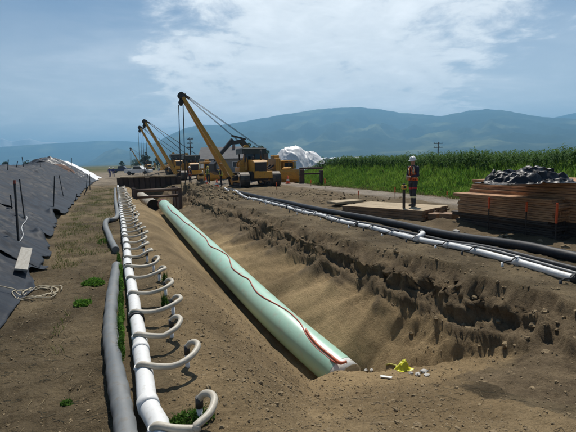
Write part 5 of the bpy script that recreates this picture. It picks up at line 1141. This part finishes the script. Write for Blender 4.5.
# ------------------------------------------------------------------ loose soil, scraps
def ico(sd=2):
    b = bmesh.new(); bmesh.ops.create_icosphere(b, subdivisions=sd, radius=1); V = np.array([v.co[:] for v in b.verts]); Q = np.array([[v.index for v in f.verts] for f in b.faces]); b.free(); return V, Q
def clods():
    V0, Q0 = ico(); rg = np.random.default_rng(950); P, S = [], []
    def area(n, fx, fy, s0, s1, pw=2.5):
        x = fx(n); y = fy(n); P.append(np.stack([x, y], 1)); S.append(s0+(s1-s0)*rg.uniform(0, 1, n)**pw*np.ones(n))
    U = lambda a, b: (lambda n: rg.uniform(a, b, n))
    area(800, U(.25, 3.2), lambda n: 2.2+9*rg.uniform(0, 1, n)**1.6, .005, .034, 7)
    area(500, U(.8, 5.3), U(2.0, 6.6), .005, .038, 7)
    area(700, U(-1.6, -.15), lambda n: 2.6+9*rg.uniform(0, 1, n)**1.5, .004, .018, 3)
    y = rg.uniform(3.5, 26, 650); xr = np.interp(y, [4.4, 7.2, 11.7, 19.7, 28.8], [6.05, 5.98, 5.75, 5.6, 5.1]); P.append(np.stack([xr-np.abs(rg.normal(0, .38, 650))-.05, y], 1)); S.append(.010+.045*rg.uniform(0, 1, 650)**3.5); y = rg.uniform(4.2, 20, 60); xr = np.interp(y, [4.4, 7.2, 11.7, 19.7, 28.8], [6.05, 5.98, 5.75, 5.6, 5.1]); P.append(np.stack([xr-rg.uniform(.05, .75, 60), y], 1)); S.append(rg.uniform(.03, .07, 60))
    area(500, U(5.8, 6.8), U(3.5, 16), .005, .03, 3)
    area(900, U(8.9, 13), U(5, 28), .02, .11, 3)
    area(500, U(4.6, 7.2), U(24, 37), .03, .16, 2)
    area(5200, U(.3, 3.3), lambda n: 2.2+7*rg.uniform(0, 1, n)**1.5, .004, .017, 2.5)
    area(2600, U(.8, 5.3), U(2.0, 6.6), .004, .016, 2.5)
    area(1500, U(-1.5, -.15), lambda n: 2.4+7*rg.uniform(0, 1, n)**1.5, .003, .010, 2.5)
    P = np.concatenate(P); S = np.concatenate(S); pc, pz = pipe_c(P[:, 1]); k = ~((np.abs(P[:, 0]-pc) < .55) & (P[:, 1] > 6.9)) & ~((P[:, 0] > 9) & (P[:, 1] < 18) & (P[:, 0] < 13.2) & (P[:, 1] > 7) & (P[:, 0] > 9.2))
    P, S = P[k], S[k]; n = len(P); z = base_ground(P[:, 0], P[:, 1])
    Vs = np.repeat(V0[None], n, 0)*(1+.30*rg.normal(size=(n, len(V0), 1)).clip(-1.3, 1.3)*.8); Vs = Vs*rg.uniform(.65, 1.25, (n, 1, 3))*S[:, None, None]; Vs[:, :, 0] += P[:, :1]; Vs[:, :, 1] += P[:, 1:]; Vs[:, :, 2] *= .7; Vs[:, :, 2] += (z+S*.02)[:, None]
    Q = (Q0[None]+(np.arange(n)*len(V0))[:, None, None]).reshape(-1, 3)
    tag(raw_mesh('soil_clods', Vs.reshape(-1, 3), Q, mat('clod_soil', (.27, .205, .122), .95, (.17, .128, .077), 5, bump=.006, bscale=60, spec=.15)), 'loose soil clods scattered over the banks', 'clods', kind='stuff')
clods()
def straw():
    rg = np.random.default_rng(970); n = 900; x = np.concatenate([rg.uniform(-1.5, -.2, 500), rg.uniform(.3, 4.5, 250), rg.uniform(5.8, 6.8, 150)]); y = np.concatenate([2.5+11*rg.uniform(0, 1, 500)**1.4, rg.uniform(2.2, 6, 250), rg.uniform(3, 16, 150)])
    pc, pz = pipe_c(y); k = ~((np.abs(x-pc) < .6) & (y > 6.6)); x, y = x[k], y[k]; n = len(x); a = rg.uniform(0, 2*PI, n); L_ = rg.uniform(.02, .09, n); dx, dy = np.cos(a)*L_, np.sin(a)*L_; w = .0022
    A = np.stack([x-dx, y-dy, base_ground(x-dx, y-dy)+.006], 1); B = np.stack([x+dx, y+dy, base_ground(x+dx, y+dy)+.008], 1); s = np.stack([-np.sin(a), np.cos(a), 0*a], 1)*w; u = np.array([0, 0, .004])
    V = np.stack([A-s, A+s, A+u, B-s, B+s, B+u], 1).reshape(-1, 3); o = (np.arange(n)*6)[:, None, None]; Q = (np.array([[0, 1, 4, 3], [1, 2, 5, 4], [2, 0, 3, 5]])[None]+o).reshape(-1, 4)
    tag(raw_mesh('straw', V, Q, mat('straw_stalks', (.30, .24, .13), .8, (.16, .12, .07), 7)), 'bits of straw and root littering the bare soil', 'straw', kind='stuff')
straw()
def scraps():
    q = hit(402, 370); rg = np.random.default_rng(960); n = 36; us = np.linspace(-1, 1, n); U, V = np.meshgrid(us, us)
    r = np.hypot(U, V); Z = .10*(1-sm(.3, 1, r))*(1+.5*fbm(U*1.8, V*1.8, 3, 961))+.012; X = q[0]+.15*U*(1+.25*fbm(U*2, V*2, 2, 962)); Y = q[1]+.11*V*(1+.25*fbm(U*2, V*2, 2, 963))
    k = r < 1.0+.2*fbm(U*3, V*3, 2, 965)
    G = base_ground(X, Y); o = grid('plastic_scrap', X, Y, np.maximum(G+np.where(k, Z, .004), G+.004), mat('yellow_plastic', (.62, .60, .02), .4, (.50, .48, .03), 18)); tag(o, 'crumpled bright yellow plastic scrap on the soil crest by the pipeline end', 'plastic scrap')
    pts = [hit(px, py) for px, py in [(386, 366.5), (390, 365.5), (396, 367), (398, 368.5)]]; tag(MB().tube([Vector(p)+Vector((0, 0, .03)) for p in pts], .014, 6).build('strap', mat('yellow_strap', (.42, .40, .10), .6)), 'dull yellow strap beside the yellow plastic scrap', 'strap')
    st = mat('pale_stone', (.50, .48, .44), .85, (.36, .34, .3), 14, bump=.006, bscale=40); V0, Q0 = ico()
    for i, (px, py, s, lb) in enumerate([(366, 370.5, .038, 'pale stone nearest the pipeline end'), (372, 370.5, .04, 'small pale stone between the pipeline end and the yellow scrap'), (411, 374, .04, 'pale stone just right of the yellow plastic scrap'), (418, 375, .045, 'flat pale stone in the middle of the row right of the scrap'), (425, 372.5, .06, 'largest pale stone right of the yellow plastic scrap'), (427, 376, .045, 'small pale stone under the largest one'), (456, 232, .09, 'pale stone beside the thick black pipe before the timber stack')]):
        p = hit(px, py); v = V0*(1+.16*rg.normal(size=(len(V0), 1)))*np.array([1.2, .9, .6])*s; o = raw_mesh('stone', v, Q0, st); o.location = p+np.array([0, 0, s*.25]); o.rotation_euler = (0, 0, i*1.3); tag(o, lb, 'stone', 'pale stones on the soil')
    p = [hit(384, 377.5), hit(388, 379)]; a = Vector(p[0]); b = Vector(p[1]); tag(MB().beam(a+Vector((-.05, .03, .02)), b+Vector((.05, -.03, .025)), .05, .012).build('broken_lath', M_BARE), 'short white broken lath lying before the yellow plastic scrap', 'lath')
scraps()
def extras():
    # traffic cones, sign board and parked trucks among the far machines
    def cone(px, py, label):
        p = at(px, py, 0); r = empty('traffic_cone', (p[0], p[1], gz(p[0], p[1]))); k = MB(); k.box((0, 0, .02), (.42, .42, .04), bev=.01); k.lathe([(.17, .03), (.12, .25), (.11, .27), (.03, .72), (.001, .73)], (0, 0, 0), 14); k.build('cone_body', M_ORANGE, r); k = MB(); k.lathe([(.135, .24), (.098, .42)], (0, 0, 0), 14); k.build('white_band', M_WHITE, r); tag(r, label, 'traffic cone', 'orange cones among the machines')
    cone(217, 187.5, 'orange cone at the foot of the nearest pipelayer boom'); cone(288, 183.5, 'orange cone right of the nearest pipelayer tracks'); cone(293, 182, 'orange cone in front of the bulldozer'); cone(206, 184.5, 'orange cone beside the second pipelayer')
    p = at(243.6, 188, 0); r = empty('site_board', (p[0], p[1], gz(p[0], p[1]))); MB().box((0, 0, .55), (.32, .05, .85), bev=.01).build('board', M_WHITE, r); MB().box((0, .06, .3), (.06, .06, .7)).build('post', M_WOODD, r); r.rotation_euler = (0, 0, -.3); tag(r, 'blank white board standing in front of the nearest pipelayer', 'board')
    def truck(px, py, d, rz, label, m):
        q = atd(px, py, d); r = empty('pickup_truck', (q[0], q[1], gz(q[0], q[1]))); r.rotation_euler = (0, 0, rz)
        k = MB(); k.prism([(-2.6, .45), (-2.6, 1.0), (-2.45, 1.1), (-1.2, 1.12), (-.55, 1.8), (.75, 1.8), (.95, 1.12), (2.7, 1.12), (2.7, .45)], 'x', -.9, .9); k.build('body', m, r)
        k = MB(); k.prism([(-1.05, 1.16), (-.52, 1.72), (.7, 1.72), (.82, 1.16)], 'x', -.92, .92); k.build('window', M_GLASS, r)
        for x in (-.85, .85):
            for y in (-1.75, 1.7): w = MB().cyl((x-.12, y, .4), (x+.12, y, .4), .4, 16).build('wheel', M_BLACK, r); MB().cyl((x-.13, y, .4), (x+.13, y, .4), .22, 12).build('rim', M_STEEL, w)
        tag(r, label, 'pickup truck', 'pickup trucks on the far site')
    truck(139, 173, 92, 1.1, 'white pickup truck parked beyond the sheet pile wall', M_WHITE); truck(167, 171, 105, .4, 'pale pickup truck parked behind the second boom', mat('silver_paint', (.42, .42, .42), .35, metal=.3)); truck(122, 171, 120, 1.4, 'dark blue pickup truck parked left of the white one', mat('blue_paint', (.03, .05, .12), .35))
extras()
